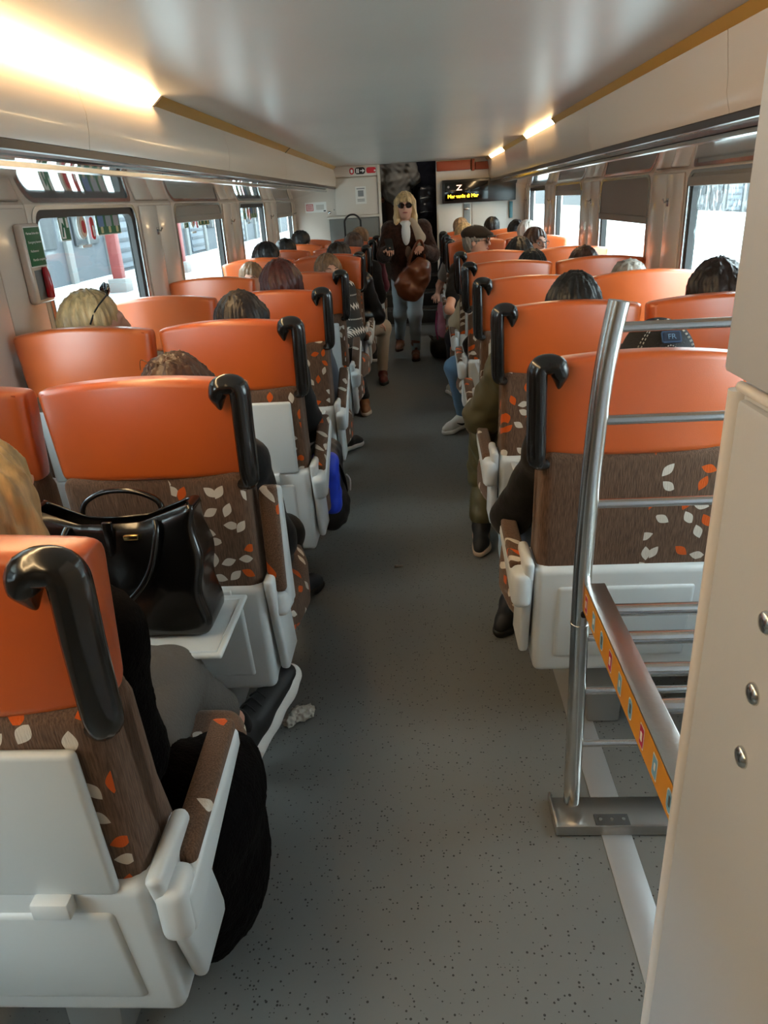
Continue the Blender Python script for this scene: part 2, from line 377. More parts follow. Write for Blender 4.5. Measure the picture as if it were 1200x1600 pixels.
tag(boxo('floor', (WL-.06, Y0, -.12), (WR+.06, Y1, 0), M_FLOOR, bev=0), 'grey speckled vinyl floor of the train aisle', kind='structure')
tag(boxo('ceiling', (WL-.1, Y0-.1, CZ), (WR+.1, Y1+.06, CZ+.08), M_CEIL, bev=0), 'satin grey-beige ceiling of the carriage', kind='structure')
st = tag(boxo('trim_1', (.428, -1.0, .0005), (.505, 9.0, .004), mat('silver_strip', (178, 180, 182), .38, metal=.6), bev=.001), 'flat silver metal strip along the floor', kind='structure')
WZ0, WZ1 = .86, 1.62
LEFT_W = [(-.67, .56), (1.16, 2.39), (2.99, 4.22), (4.82, 6.08), (6.65, 7.82), (8.45, 9.55)]
RIGHT_W = [(-.9, .36), (.92, 2.19), (2.75, 4.02), (4.58, 5.85), (6.45, 7.7), (8.25, 9.45)]
def side_wall(name, X, sg, wins, label):
    a, b = sorted((X, X+sg*.07)); bx = [((a, Y0, -.1), (b, Y1, WZ0)), ((a, Y0, WZ1), (b, Y1, CZ))]
    ys = [Y0]+[v for wn in wins for v in wn]+[Y1]
    for i in range(0, len(ys), 2): bx.append(((a, ys[i], WZ0), (b, ys[i+1], WZ1)))
    wl = tag(multibox(name, bx, M_WALL), label, kind='structure')
    wl.data.materials.clear(); wl.data.materials.append(M_WALL)
    # pillar covers with a vertical seam and a coat hook
    for i in range(1, len(ys)-2, 2):
        y0, y1 = ys[i+1-1+0], ys[i+1]
        pass
    for i in range(2, len(ys)-1, 2):
        ya, yb = ys[i], ys[i+1]; ym = (ya+yb)/2
        for p0, p1 in ((ya+.02, ym-.002), (ym+.002, yb-.02)):
            l, h = sorted((X, X-sg*.012)); boxo('pillar_cover', (l, p0, .9), (h, p1, 1.60), M_WALL, wl, .006)
        hk = empty('coat_hook', (X-sg*.012, ym-.05, 1.46)); hk.parent = wl
        boxo('plate', (-.004, -.014, -.02), (.004, .014, .02), M_ALU, hk, .003)
        tube('peg', [(0, 0, .01), (-sg*.02, 0, .0), (-sg*.03, 0, .018)], .005, M_ALU, hk, 6)
    return wl
wall_l = side_wall('wall_left', WL, -1, LEFT_W, 'beige laminate side wall with windows on the left')
wall_r = side_wall('wall_right', WR, 1, RIGHT_W, 'beige laminate side wall with windows on the right')

def rrect(y0, y1, z0, z1, r, n=6):
    pts = []
    for cy, cz, a0 in ((y1-r, z1-r, 0), (y0+r, z1-r, 90), (y0+r, z0+r, 180), (y1-r, z0+r, 270)):
        for k in range(n+1):
            a = math.radians(a0+90*k/n); pts.append((cy+r*math.cos(a), cz+r*math.sin(a)))
    return pts
def ring(name, outer, inner, xo, xi, m, parent):
    """flat-sided ring between two outlines with depth"""
    n = len(outer); vs = [(xo, y, z) for y, z in outer]+[(xo, y, z) for y, z in inner]+[(xi, y, z) for y, z in inner]+[(xi, y, z) for y, z in outer]
    fs = []
    for i in range(n):
        j = (i+1) % n
        for a, b in ((0, 1), (1, 2), (2, 3), (3, 0)): fs.append((a*n+i, a*n+j, b*n+j, b*n+i))
    bm = bmesh.new(); bm.from_mesh(mesh(name, vs, fs, False)); return obj(name, bmm(name, bm, m, True), None, parent)
WN = [0]
def window(X, sg, y0, y1, blind=None, glass=None, label='', loud=True):
    WN[0] += 1
    root = empty('window_%d' % WN[0], (X, (y0+y1)/2, WZ0)); tag(root, label, kind='structure')
    def loc(o): o.location = -Vector(root.location); o.parent = root; return o
    o0 = rrect(y0, y1, WZ0, WZ1, .001); o1 = rrect(y0+.03, y1-.03, WZ0+.03, WZ1-.012, .07); o2 = rrect(y0+.055, y1-.055, WZ0+.05, WZ1-.028, .06); o3 = rrect(y0+.085, y1-.085, WZ0+.075, WZ1-.06, .05)
    loc(ring('reveal', o0, o1, X-sg*.004, X+sg*.02, M_WALL, root)); loc(ring('aluminium_frame', o1, o2, X-sg*.008, X+sg*.03, M_ALU, root)); loc(ring('rubber_seal', o2, o3, X+sg*.004, X+sg*.04, M_RUB, root))
    p = [(X+sg*.03, y, z) for y, z in o3]; q = [(X+sg*.036, y, z) for y, z in o3]; n = len(p)
    me = mesh('pane', p+q, [tuple(range(n)), tuple(range(2*n-1, n-1, -1))]+[(i, (i+1) % n, n+(i+1) % n, n+i) for i in range(n)], False, glass or G_CLEAR)
    loc(obj('pane', me, None, root))
    if blind:
        zb = WZ1-.01-blind; l, h = sorted((X-sg*.002, X+sg*.003))
        loc(boxo('blind', (l, y0+.045, zb), (h, y1-.045, WZ1-.012), M_BLIND, root, .001))
        l, h = sorted((X-sg*.012, X+sg*.006)); loc(boxo('blind_bar', (l, y0+.042, zb-.03), (h, y1-.042, zb+.012), M_BLIND, root, .005))
    return root
LW = []
names_l = ['', '', 'left window with green escape stickers beside the red emergency hammer', 'second left window ahead with a short grey blind', 'third left window ahead without a blind', 'farthest left window beside the end partition']
for i, (a, b) in enumerate(LEFT_W):
    LW.append(window(WL, -1, a, b, {3: .09, 5: .14}.get(i), None, names_l[i] if i > 1 else 'left carriage window out of view %s' % ['near the door', 'beside the first seats'][i]))
names_r = ['', '', 'nearest right window with water-spotted glass and short blind', 'right window with its grey blind drawn halfway', 'third right window with a narrow brown blind strip', 'farthest right window beside the information screen']
for i, (a, b) in enumerate(RIGHT_W):
    window(WR, 1, a, b, {2: .045, 3: .24, 4: .075}.get(i), G_DIRTY if i == 2 else None, names_r[i] if i > 1 else 'right carriage window behind the cabinet %s' % ['near the door', 'beside the luggage rack'][i])

# --- overhead: glossy luggage shelves, cove panels, light strips
def overhead(sg, X, lip, brn, pan, dlo, dup, side):
    root = empty('luggage_shelf', (X, 3.4, 1.66)); tag(root, 'polished overhead luggage shelf along the %s windows' % side, 'luggage shelf', 'overhead luggage shelves')
    T = .02
    q = lambda t, dz=0: (X+(brn[0]-X)*t, 1.612+(brn[1]-1.612)*t+.012*math.sin(t*PI)**.6+dz)
    prof = [q(t/10) for t in range(11)]+[q(t/10, .016) for t in range(10, -1, -1)]
    YS = Y0+.02 if sg < 0 else .83
    def loc(o): o.parent = root; o.location = -Vector(root.location); return o
    loc(prism('shelf_underside', prof, YS, Y1-.35, M_GLOSSY))
    loc(prism('shelf_lip', [(lip[0]-sg*.002, lip[1]-.008), (lip[0]-sg*.016, lip[1]-.004), (lip[0]-sg*.016, lip[1]+.01), (lip[0]-sg*.002, lip[1]+.014)], YS, Y1-.35, M_ALU))
    # cove: brown trim, beige panels in lengths with seams
    tr = empty('trim_%d' % (2 if sg < 0 else 3), (brn[0], 3.4, brn[1])); tag(tr, 'beige cove panels with dark lower edge above the %s shelf' % side, kind='structure')
    def l2(o): o.parent = tr; o.location = -Vector(tr.location); return o
    l2(prism('dark_edge', [(brn[0], brn[1]), (brn[0]-sg*.012, brn[1]+.002), (brn[0]-sg*.012, brn[1]+.024), (brn[0], brn[1]+.026)], YS, Y1, M_TRIMB))
    y = Y0
    zt, zb = dlo[1], brn[1]+.026
    cut = [Y0, -1.2, .62, 2.42,] if sg < 0 else [.83, 2.42,]
    cut += [ 4.22, 6.05, 7.88, Y1]
    for a, b in zip(cut[:-1], cut[1:]):
        l2(prism('cove_panel', [(brn[0]-sg*.010, zb), (pan[0], zb+.05), (pan[0]-sg*.002, zb+.10), (dlo[0], zt), (dlo[0]+sg*.012, zt), (pan[0]+sg*.02, zb+.08), (brn[0]+sg*.005, zb)], a+.0015, b-.0015, M_PANEL))
    return dlo, dup
dl = overhead(-1, WL, (-1.08, 1.69), (-1.0, 1.715), (-.982, 1.80), (-1.0, 1.935), (-.962, 1.966), 'left')
dr = overhead(1, WR, (1.03, 1.682), (.93, 1.703), (.905, 1.80), (.888, 1.938), (.862, 1.966), 'right')
def light_strip(sg, d, y0, y1, lit, label):
    (x0, z0), (x1, z1) = d
    r = empty('light_strip', ((x0+x1)/2, (y0+y1)/2, z0)); tag(r, label, 'ceiling light', 'cove light strips')
    def loc(o): o.parent = r; o.location = -Vector(r.location); return o
    loc(prism('diffuser', [(x0, z0), (x1, z1), (x1+sg*.012, z1), (x0+sg*.012, z0-.002)], y0+.002, y1-.002, M_LAMP if lit else M_GOLD))
    for yy in (y0+.002, y1-.014): loc(prism('end_cap', [(x0-sg*.001, z0-.004), (x1-sg*.004, z1), (x1+sg*.012, z1), (x0+sg*.012, z0-.004)], yy, yy+.012, M_ALU))
for a, b, lit, lb in [(-1.2, 3.13, 1, 'long lit light strip in the left cove nearest the camera'), (3.13, 6.2, 0, 'unlit gold light strip in the left cove, midway'), (6.2, 9.78, 0, 'unlit gold light strip in the left cove at the far end')]: light_strip(-1, dl, a, b, lit, lb)
for a, b, lit, lb in [(.83, 5.13, 0, 'long unlit gold light strip in the right cove nearest the camera'), (5.13, 6.4, 1, 'lit light strip in the right cove, nearer of the two lit'), (6.4, 7.9, 0, 'unlit gold strip between the two lit strips on the right'), (7.9, 9.3, 1, 'small lit strip in the right cove above the screen'), (9.3, 9.78, 0, 'unlit gold stub at the far end of the right cove')]: light_strip(1, dr, a, b, lit, lb)

# --- rear of the carriage behind the viewer
tag(multibox('wall_back', [((WL-.06, Y0-.07, 0), (WR+.06, Y0, CZ))], M_WALL), 'plain beige rear partition behind the viewer', kind='structure')

# --- end partition with doorway and stairs
M_ENDW = mat('end_panel', (206, 196, 184), .4); M_NICHE = mat('niche_grey', (118, 118, 114), .55)
we = tag(multibox('wall_end', [((WL-.06, Y1, 0), (-.43, Y1+.06, CZ)), ((.26, Y1, 0), (WR+.06, Y1+.06, CZ))], M_ENDW), 'pale end partition with a doorway to the stairs', kind='structure')
boxo('header_panel', (-1.12, Y1-.035, 1.845), (-.455, Y1, 1.962), M_ENDW, we, .004)
dp = boxo('cabinet_panel', (-1.0, Y1-.03, 1.405), (-.47, Y1, 1.832), M_ENDW, we, .004)
for x in (-.985, -.985): pass
for x, z in ((-1.03, 1.79), (-1.03, 1.48)): lathe('screw_cap', [(.008, 0), (.006, .004)], M_GREYP, we, 8, (x, Y1-.002, z), (PI/2, 0, 0))
lathe('round_lock', [(.018, 0), (.018, .006), (.01, .01)], M_ALU, we, 12, (-1.09, Y1-.001, 1.45), (PI/2, 0, 0))
boxo('side_post', (-.462, Y1-.05, .4), (-.43, Y1+.07, 1.95), M_ENDW, we, .004)
boxo('ledge', (-1.12, Y1-.05, 1.375), (-.455, Y1, 1.402), M_ENDW, we, .004)
boxo('niche', (-1.10, Y1-.03, .7), (-.47, Y1, 1.37), M_NICHE, we, .003)
M_RED = mat('sign_red', (196, 30, 40), .5); M_SGRN = mat('sign_green', (18, 100, 62), .5); M_SBLK = mat('sign_black', (20, 20, 20), .5); M_SWHT = mat('sign_white', (232, 232, 228), .6)
def plate(name, w_, h_, m, parent, loc, rz=0, r=.01, t=.002):
    """thin rounded plate standing in the local xz plane, facing local -y"""
    pts = rrect(-w_/2, w_/2, -h_/2, h_/2, min(r, w_*.49, h_*.49), 4); n = len(pts)
    vs = [(a, -t, b) for a, b in pts]+[(a, 0, b) for a, b in pts]
    me = mesh(name, vs, [tuple(range(n)), tuple(range(2*n-1, n-1, -1))]+[(i, (i+1) % n, n+(i+1) % n, n+i) for i in range(n)], False, m)
    return obj(name, me, None, parent, loc, (0, 0, rz))
pz = 1.905
g = tag(plate('pictogram_sign', .055, .075, M_RED, None, (-.775, Y1-.036, pz), r=.027), 'small dark red round pictogram on the header above the left panel', 'sign', 'header pictograms'); plate('symbol', .026, .04, M_SWHT, g, (0, -.0022, 0), r=.01)
g = tag(plate('pictogram_sign', .125, .078, M_SBLK, None, (-.672, Y1-.036, pz), r=.03), 'black toilet sign with white arrow on the header panel', 'sign', 'header pictograms')
plate('symbol', .012, .05, M_SWHT, g, (-.04, -.0022, 0), r=.004); plate('symbol', .012, .05, M_SWHT, g, (-.022, -.0022, 0), r=.004); plate('arrow_shaft', .035, .01, M_SWHT, g, (.018, -.0022, 0), r=.001)
me = mesh('arrow_head', [(.03, -.0022, .022), (.03, -.0022, -.022), (.056, -.0022, 0), (.03, -.001, .022), (.03, -.001, -.022), (.056, -.001, 0)], [(0, 1, 2), (5, 4, 3), (0, 3, 4, 1), (1, 4, 5, 2), (2, 5, 3, 0)], False, M_SWHT); obj('arrow_head', me, None, g)
g = tag(plate('pictogram_sign', .12, .066, M_RED, None, (-.535, Y1-.036, pz), r=.025), 'red occupied sign at the right end of the header panel', 'sign', 'header pictograms'); plate('symbol', .02, .018, M_SWHT, g, (.045, -.0022, -.005), r=.002)
g = tag(plate('notice', .135, .20, M_PAPER, None, (-.68, Y1-.031, 1.63), r=.002), 'white printed notice on the cream panel left of the doorway', 'notice')
plate('print', .10, .012, M_GREYP, g, (0, -.0022, .075), r=.001)
for i in range(3): plate('print', .09, .006, M_GREYP, g, (0, -.0022, -.045-.012*i), r=.001)
plate('print_block', .07, .07, M_GREYP, g, (0, -.0022, .02), r=.002)
g = tag(plate('poster', .27, .12, M_SWHT, None, (-1.26, Y1-.002, 1.52), r=.004), 'white poster with a red outlined box on the end wall', 'poster')
for zz in (.035, -.035): plate('print', .085, .007, M_RED, g, (-.075, -.0022, zz), r=.002)
for xx in (-.115, -.035): plate('print', .007, .07, M_RED, g, (xx, -.0022, 0), r=.002)
for i in range(4): plate('print', .06, .006, M_RED, g, (-.075, -.0022, .02-.013*i), r=.001)
plate('print_block', .10, .06, mat('poster_grey', (196, 192, 186), .7), g, (.055, -.0022, .0), r=.002)
plate('print', .03, .014, M_SBLK, g, (.11, -.0022, -.045), r=.001)
# right half: orange box, information screen, pale panels, steel latch
M_ORBOX = mat('orange_panel', (150, 62, 26), .5)
ob = empty('orange_cabinet', (.62, Y1, 1.84)); tag(ob, 'orange cabinet panel above the information screen', 'cabinet')
boxo('door', (-.35, -.07, .005), (.06, 0, .112), M_ORBOX, ob, .004); boxo('door', (.075, -.075, -.01), (.11, 0, .118), M_ORBOX, ob, .006); boxo('door', (.12, -.06, .0), (.33, 0, .085), M_ORBOX, ob, .006)
scn = empty('information_screen', (.77, Y1, 1.61)); tag(scn, 'black information screen with glowing amber lettering', 'screen')
boxo('housing', (-.44, -.10, -.135), (.46, 0, .13), mat('screen_housing', (26, 20, 17), .3), scn, .008); boxo('display_glass', (-.41, -.104, -.105), (.12, -.098, .10), mat('screen_glass', (14, 10, 8), .12), scn, .002)
M_LED = mat('amber_led', (255, 190, 20), .5, emit=(255, 190, 30), estr=6.); M_LEDW = mat('pale_led', (255, 225, 190), .5, emit=(255, 200, 160), estr=1.5)
text('amber_text', 'Mar vanle di Mar', .055, M_LED, scn, (-.375, -.106, -.075), (PI/2, 0, 0), .001)
text('logo_text', 'Z', .085, M_LEDW, scn, (-.27, -.106, .01), (PI/2, 0, 0), .001, sx=1.3)
lathe('lens', [(.014, 0), (.012, .004)], M_GREYP, scn, 10, (-.365, -.104, .05), (PI/2, 0, 0))
for x0, x1 in ((.275, .57), (.70, 1.12)): boxo('lower_panel', (x0, Y1-.012, .9), (x1, Y1, 1.47), M_ENDW, we, .003)
lt = empty('wall_latch', (.635, Y1-.004, 1.40)); tag(lt, 'narrow steel latch strip on the wall below the screen', 'latch')
boxo('strip', (-.04, -.01, -.45), (.04, 0, .06), M_GREYP, lt, .003); boxo('pull', (-.036, -.022, -.01), (.036, -.008, .012), M_ALU, lt, .003)
gl = tag(boxo('teal_panel', (1.16, Y1-.05, 1.27), (1.2, Y1-.01, 1.46), mat('dark_teal', (60, 120, 130), .3), bev=.004), 'small dark teal panel at the right end of the partition', 'panel')  # small box in plain dark teal
# stairs and vestibule beyond
M_VEST = mat('vestibule_dark', (84, 80, 78), .5); M_STEP = mat('step_dark', (60, 60, 60), .5)
sw = tag(multibox('wall_vestibule', [((-.9, Y1+.06, 0), (-.8, 12.7, 2.7)), ((.64, Y1+.06, 0), (.74, 12.7, 2.7)), ((-.9, 12.6, 0), (.74, 12.7, 2.7)), ((-.9, Y1+.06, 2.7), (.74, 12.7, 2.76)), ((-.9, Y1, CZ+.08), (.74, Y1+.06, 2.76))], M_VEST), 'dark vestibule walls beyond the doorway', kind='structure')
vl = empty('vestibule_fill_light', (-.1, 10.6, 2.66)); tag(vl, 'added round fill lamp, out of view above the stairs beyond the doorway', 'ceiling light')  # unseen fill lamp, added to brighten the people on the stairs
lathe('rim', [(.13, .0), (.15, .01), (.15, .04)], M_ALU, vl, 20); lathe('diffuser', [(.02, -.012), (.09, -.01), (.128, 0), (.128, .01)], mat('vestibule_fill_diffuser', (240, 230, 215), .5, emit=(255, 236, 210), estr=9.), vl, 20)
fl = empty('stairs', (-.08, Y1+.06, 0)); tag(fl, 'dark steps rising beyond the doorway', kind='structure')
for i in range(4):
    s_ = boxo('step', (-.7, .15+.27*i, -.02), (.7, 2.72, .19*(i+1)), M_STEP, fl, .004); boxo('nosing', (-.7, .145+.27*i, .19*(i+1)-.03), (.7, .165+.27*i, .19*(i+1)+.002), M_ALU, s_, .002)
tag(boxo('floor_vestibule', (-.9, Y1, -.1), (.74, 12.7, 0), M_STEP, bev=0), 'dark vestibule floor', kind='structure')

# --- outside: platforms, station buildings, canopy posts, parked car
M_PLAT = mat('pale_concrete', (158, 166, 168), .9, var=.08, vscale=.6); M_FAC = mat('facade_grey', (50, 56, 62), .8, var=.1, vscale=.8); M_FACD = mat('facade_dark', (22, 29, 34), .7); M_POST = mat('red_post', (96, 34, 32), .6); M_PALE = mat('pale_render', (92, 94, 94), .8); M_SHUT = mat('shutter', (74, 82, 90), .6); M_PAV = mat('grey_asphalt', (104, 108, 112), .9)
GZ = 0.0
tag(boxo('ground_left', (-60, -25, GZ-.2), (-1.9, 160, GZ), M_PLAT, bev=0), 'bright concrete platform outside the left windows', kind='structure')
tag(boxo('ground_right', (1.75, -25, GZ-.2), (60, 160, GZ), M_PLAT, bev=0), 'bright concrete platform outside the right windows', kind='structure')
for x0, x1, lb in ((-7.6, -6.2, 'grey asphalt strip across the left platform'), (7.0, 7.7, 'grey asphalt strip on the right platform')):
    tag(boxo('road_strip', (x0, -25, GZ), (x1, 60, GZ+.012), M_PAV, bev=0), lb, kind='structure')
def building(X, sg, y0, y1, h, m, label):
    r = empty('station_building', (X, (y0+y1)/2, GZ)); tag(r, label, 'building', 'station buildings outside')
    def loc(o): o.parent = r; o.location = -Vector(r.location); return o
    a, b = sorted((X, X+sg*4)); loc(boxo('wall', (a, y0, GZ), (b, y1, GZ+h), m, None, 0))
    y = y0+.6; k = 0
    while y+1.8 < min(y1, 52):
        l, hh = sorted((X-sg*.06, X+sg*.02))
        if k % 3 == 0:
            f = boxo('shutter', (l, y, GZ+.1), (hh, y+1.8, GZ+2.6), M_SHUT, None, .01); loc(f)
            for q in range(8):
                l2_, h2_ = sorted((X-sg*.08, X-sg*.05)); s_ = boxo('slat', (l2_, y+.05, GZ+.25+q*.29), (h2_, y+1.75, GZ+.36+q*.29), M_FAC, f, .005); s_.location = (0, 0, 0)
        else:
            f = boxo('window', (l, y, GZ+.9), (hh, y+1.5, GZ+2.6), M_FACD, None, .01); loc(f)
            l2_, h2_ = sorted((X-sg*.09, X-sg*.05)); boxo('mullion', (l2_, y+.7, GZ+.9), (h2_, y+.8, GZ+2.6), M_PALE, f, .005)
        l, hh = sorted((X-sg*.1, X+sg*.02)); loc(boxo('pilaster', (l, y+1.95, GZ), (hh, y+2.25, GZ+h), M_PALE, None, .01))
        y += 2.6; k += 1
building(-8.7, -1, -8, 13.4, 4.6, M_FAC, 'grey station building with shutters beyond the left platform')
building(-9.0, -1, 14, 90, 4.6, M_FAC, 'long station building farther along the left platform')
building(17.0, 1, 2, 120, 6.0, M_FACD, 'dark building across the right platform')
for i, (x, y) in enumerate([(-6.6, 16.4), (-6.6, 21), (-6.6, 27), (-6.6, 34)]):
    p = empty('canopy_post', (x, y, GZ)); tag(p, 'red canopy post on the left platform, %s in view' % ['first', 'second', 'third', 'fourth'][i], 'post', 'red canopy posts')
    boxo('shaft', (-.11, -.11, 0), (.11, .11, 3.4), M_POST, p, .02); boxo('base', (-.2, -.2, 0), (.2, .2, .3), M_PALE, p, .02); boxo('capital', (-.2, -.2, 3.25), (.2, .2, 3.45), M_POST, p, .02)
car = empty('parked_car', (-7.2, 5.2, GZ)); tag(car, 'dark car parked by the building outside the left window', 'car')
M_CARB = mat('car_paint', (58, 64, 72), .25, coat=.5)
v = Vol((-1, -2.3, -.1), (1, 2.3, 1.6), .06); v.box((0, 0, .55), (.84, 2.05, .30), .18, .05).box((0, -.15, 1.0), (.7, 1.15, .34), .25, .25)
obj('car_body', v.mesh('car_body', M_CARB), None, car)
for sx in (-.78, .78):
    for sy in (-1.3, 1.3): lathe('wheel', [(.1, -.1), (.31, -.09), (.32, 0), (.31, .09), (.1, .1)], M_RUB, car, 14, (sx, sy, .32), (0, PI/2, 0))
for sx in (-.71, .71): boxo('side_window', (sx-.02, -1.0, .92), (sx+.02, .7, 1.22), M_FACD, car, .01)
for sy in (-2.04, 2.04): boxo('lamp_unit', (.4, sy-.02, .62), (.75, sy+.02, .76), M_SWHT, car, .01)

# ------------------------------------------------------------------ seats (local: rear plane y=0, sitter faces +y, s = side of the aisle)
CACHE = {}
def cached(key, fn):
    if key not in CACHE: CACHE[key] = fn()
    return CACHE[key]
def headrest_mesh():
    nu = 25; vs = []; fs = []
    def section(top, bot, t):
        pts = []; r = .022
        cs = [(r, bot+r, 180, 270), (t-r, bot+r, 270, 360), (t-.03, top-.03, 0, 90), (.018, top-.018, 90, 180)]
        rr = [r, r, .03, .018]
        for (cy, cz, a0, a1), q in zip(cs, rr):
            for k in range(5):
                a = math.radians(a0+(a1-a0)*k/4); pts.append((cy+q*math.cos(a), cz+q*math.sin(a)))
        return pts
    n = 20
    for i in range(nu):
        q = -1+2*i/(nu-1); u = math.sin(q*PI/2*.999)
        e = max(0, (abs(u)-.90)/.10); sh = math.sqrt(max(0, 1-e*e))*.45+.55 if e > 0 else 1
        top = 1.190-.026*u*u; bot = .932-.004*u*u; t = .085
        pts = section(top, bot, t); cy, cz = t/2, (top+bot)/2
        for (y, z) in pts:
            y = cy+(y-cy)*sh; z = cz+(z-cz)*(1-(1-sh)*.10)
            wz = .243+(z-.93)/.25*.018
            vs.append((u*wz, y+.032*abs(u)**2.2, z))
    for i in range(nu-1):
        for k in range(n): fs.append((i*n+k, i*n+(k+1) % n, (i+1)*n+(k+1) % n, (i+1)*n+k))
    fs.append(tuple(range(n-1, -1, -1))); fs.append(tuple((nu-1)*n+k for k in range(n)))
    bm = bmesh.new(); bm.from_mesh(mesh('h', vs, fs)); return bmm('headrest', bm, M_ORANGE, True, math.radians(60))
def piping_mesh():
    pts = []
    for i in range(25):
        u = -.93+1.86*i/24
        top = 1.190-.026*u*u; z = top-.004
        pts.append((u*(.243+(z-.93)/.25*.018), .006+.032*abs(u)**2.2, z-.006))
    vs, fs = sweep(pts, .0032, 6); return mesh('piping', vs, fs, m=M_PIPE)
def handle_mesh(s):
    P = [(.205, .03, .918), (.232, .018, .914), (.252, .006, .926), (.256, -.002, .96), (.258, -.006, 1.06), (.260, -.006, 1.14), (.258, -.006, 1.160), (.249, -.007, 1.172), (.228, -.009, 1.174), (.212, -.010, 1.167), (.207, -.008, 1.148), (.206, -.004, 1.130), (.206, .0, 1.112)]
    R = [(.010, .010), (.016, .018), (.019, .024), (.021, .027), (.021, .027), (.021, .027), (.021, .027), (.021, .026), (.020, .026), (.024, .024), (.024, .020), (.014, .012), (.003, .003)]
    P = [(s*x, y, z) for x, y, z in P]; pts = smoothpath(P, 4); rr = []
    for i in range(len(P)-1):
        for k in range(4): rr.append(tuple(a*(1-k/4)+b*k/4 for a, b in zip(R[i], R[i+1])))
    rr.append(R[-1]); vs, fs = sweep(pts, rr, 14, up=(0, 1, 0)); bm = bmesh.new(); bm.from_mesh(mesh('g', vs, fs)); return bmm('grab_handle', bm, M_BLACKP, True, math.radians(60))
def lean(v): return (v.x, v.y+(.93-v.z)*.06, v.z)
def backrest_mesh():
    return bmm('backrest', rbox((-.238, .004, .56), (.238, .135, .945), .03, 4, fn=lean, cuts=2), None)
def side_bolster(s):
    return bmm('side_bolster', rbox((s*.205-.033, .04, .50), (s*.205+.033, .145, .92), .03, 3, fn=lambda v: (v.x, v.y+(.93-v.z)*(.08+.5*max(0, .66-v.z)), v.z), cuts=1), None)
def shell_mesh():
    def f(v):
        k = (.61-v.z)/.35; return (v.x*(1-.04*max(k, 0)), v.y+max(0, k)*.05*(1 if v.y > .05 else .9), v.z)
    return bmm('shell', rbox((-.247, .004, .25), (.247, .17, .618), .022, 4, fn=f), M_WHITE)
def shell_panel():
    return bmm('shell_panel', rbox((-.185, -.003, .31), (.185, .03, .56), .012, 3, fn=lambda v: (v.x, v.y+(.61-v.z)/.35*.045, v.z)), M_TRAY)
def fin_mesh(s):
    def f(v): return (v.x, v.y+(.62-v.z)*.25, v.z)
    return bmm('side_fin', rbox((s*.262-.014, .0, .30), (s*.262+.014, .15, .64), .012, 3, fn=f), M_WHITE)
def tray_up():
    return bmm('tray_table', rbox((-.205, -.016, .605), (.205, .004, .892), .012, 3, fn=lambda v: (v.x, v.y+(.93-v.z)*.05, v.z)), M_TRAY)
def latch_mesh(): return bmm('hinge_block', rbox((.075, -.02, .578), (.135, .006, .612), .005, 2), M_WHITE)
def tray_down():
    bm = rbox((-.205, -.285, .592), (.205, .0, .606), .010, 3); rbox((-.16, -.005, .585), (-.11, .01, .615), .004, 2, bm); rbox((.11, -.005, .585), (.16, .01, .615), .004, 2, bm)
    return bmm('tray_table', bm, M_TRAY)
def tray_rim():
    vs, fs = sweep([(x*.19, y, .6062) for x, y in ((-1, -.27), (1, -.27), (1, -.03), (-1, -.03), (-1, -.27))], .0025, 6, caps=False); return mesh('rim', vs, fs, m=M_WHITE)
def arm_body(s):
    bm = rbox((s*.283-.014, .02, .50), (s*.283+.014, .372, .585), .012, 3, fn=lambda v: (v.x+s*.010, v.y, v.z+(v.y-.05)*.10+max(0, v.y-.2)*.25*(1 if v.z < .54 else 0)))
    return bmm('armrest', bm, M_WHITE)
def arm_pad(s):
    return bmm('armrest_pad', rbox((s*.279-.026, .075, .555), (s*.279+.022, .375, .607), .012, 3, fn=lambda v: (v.x, v.y, v.z+(v.y-.05)*.10)), M_FABA)
def arm_end(s):
    return bmm('armrest_end', rbox((s*.279-.027, .0, .495), (s*.279+.024, .075, .605), .02, 4), M_WHITE)
def cushion_mesh(s=0):
    def f(v):
        k = math.sin(max(0, min(1, (v.y-.10)/.52))*PI); w_ = .31*k if v.x*s > 0 else .02*k
        return (v.x*(1+w_), v.y, v.z+(v.y-.13)*.04)
    return bmm('cushion', rbox((-.232, .13, .325), (.232, .60, .475), .055, 4, fn=f, cuts=3), M_FABA)
def pedestal_mesh():
    def f(v): k = v.z/.36; return (v.x*(.75+.25*k), v.y-.04*(1-k), v.z)
    return bmm('pedestal', rbox((-.07, .16, 0), (.07, .50, .36), .015, 2, fn=f), M_GREYP)
def base_bar(): return bmm('base_frame', rbox((-.23, .15, .285), (.23, .54, .35), .01, 2), M_DGREY)
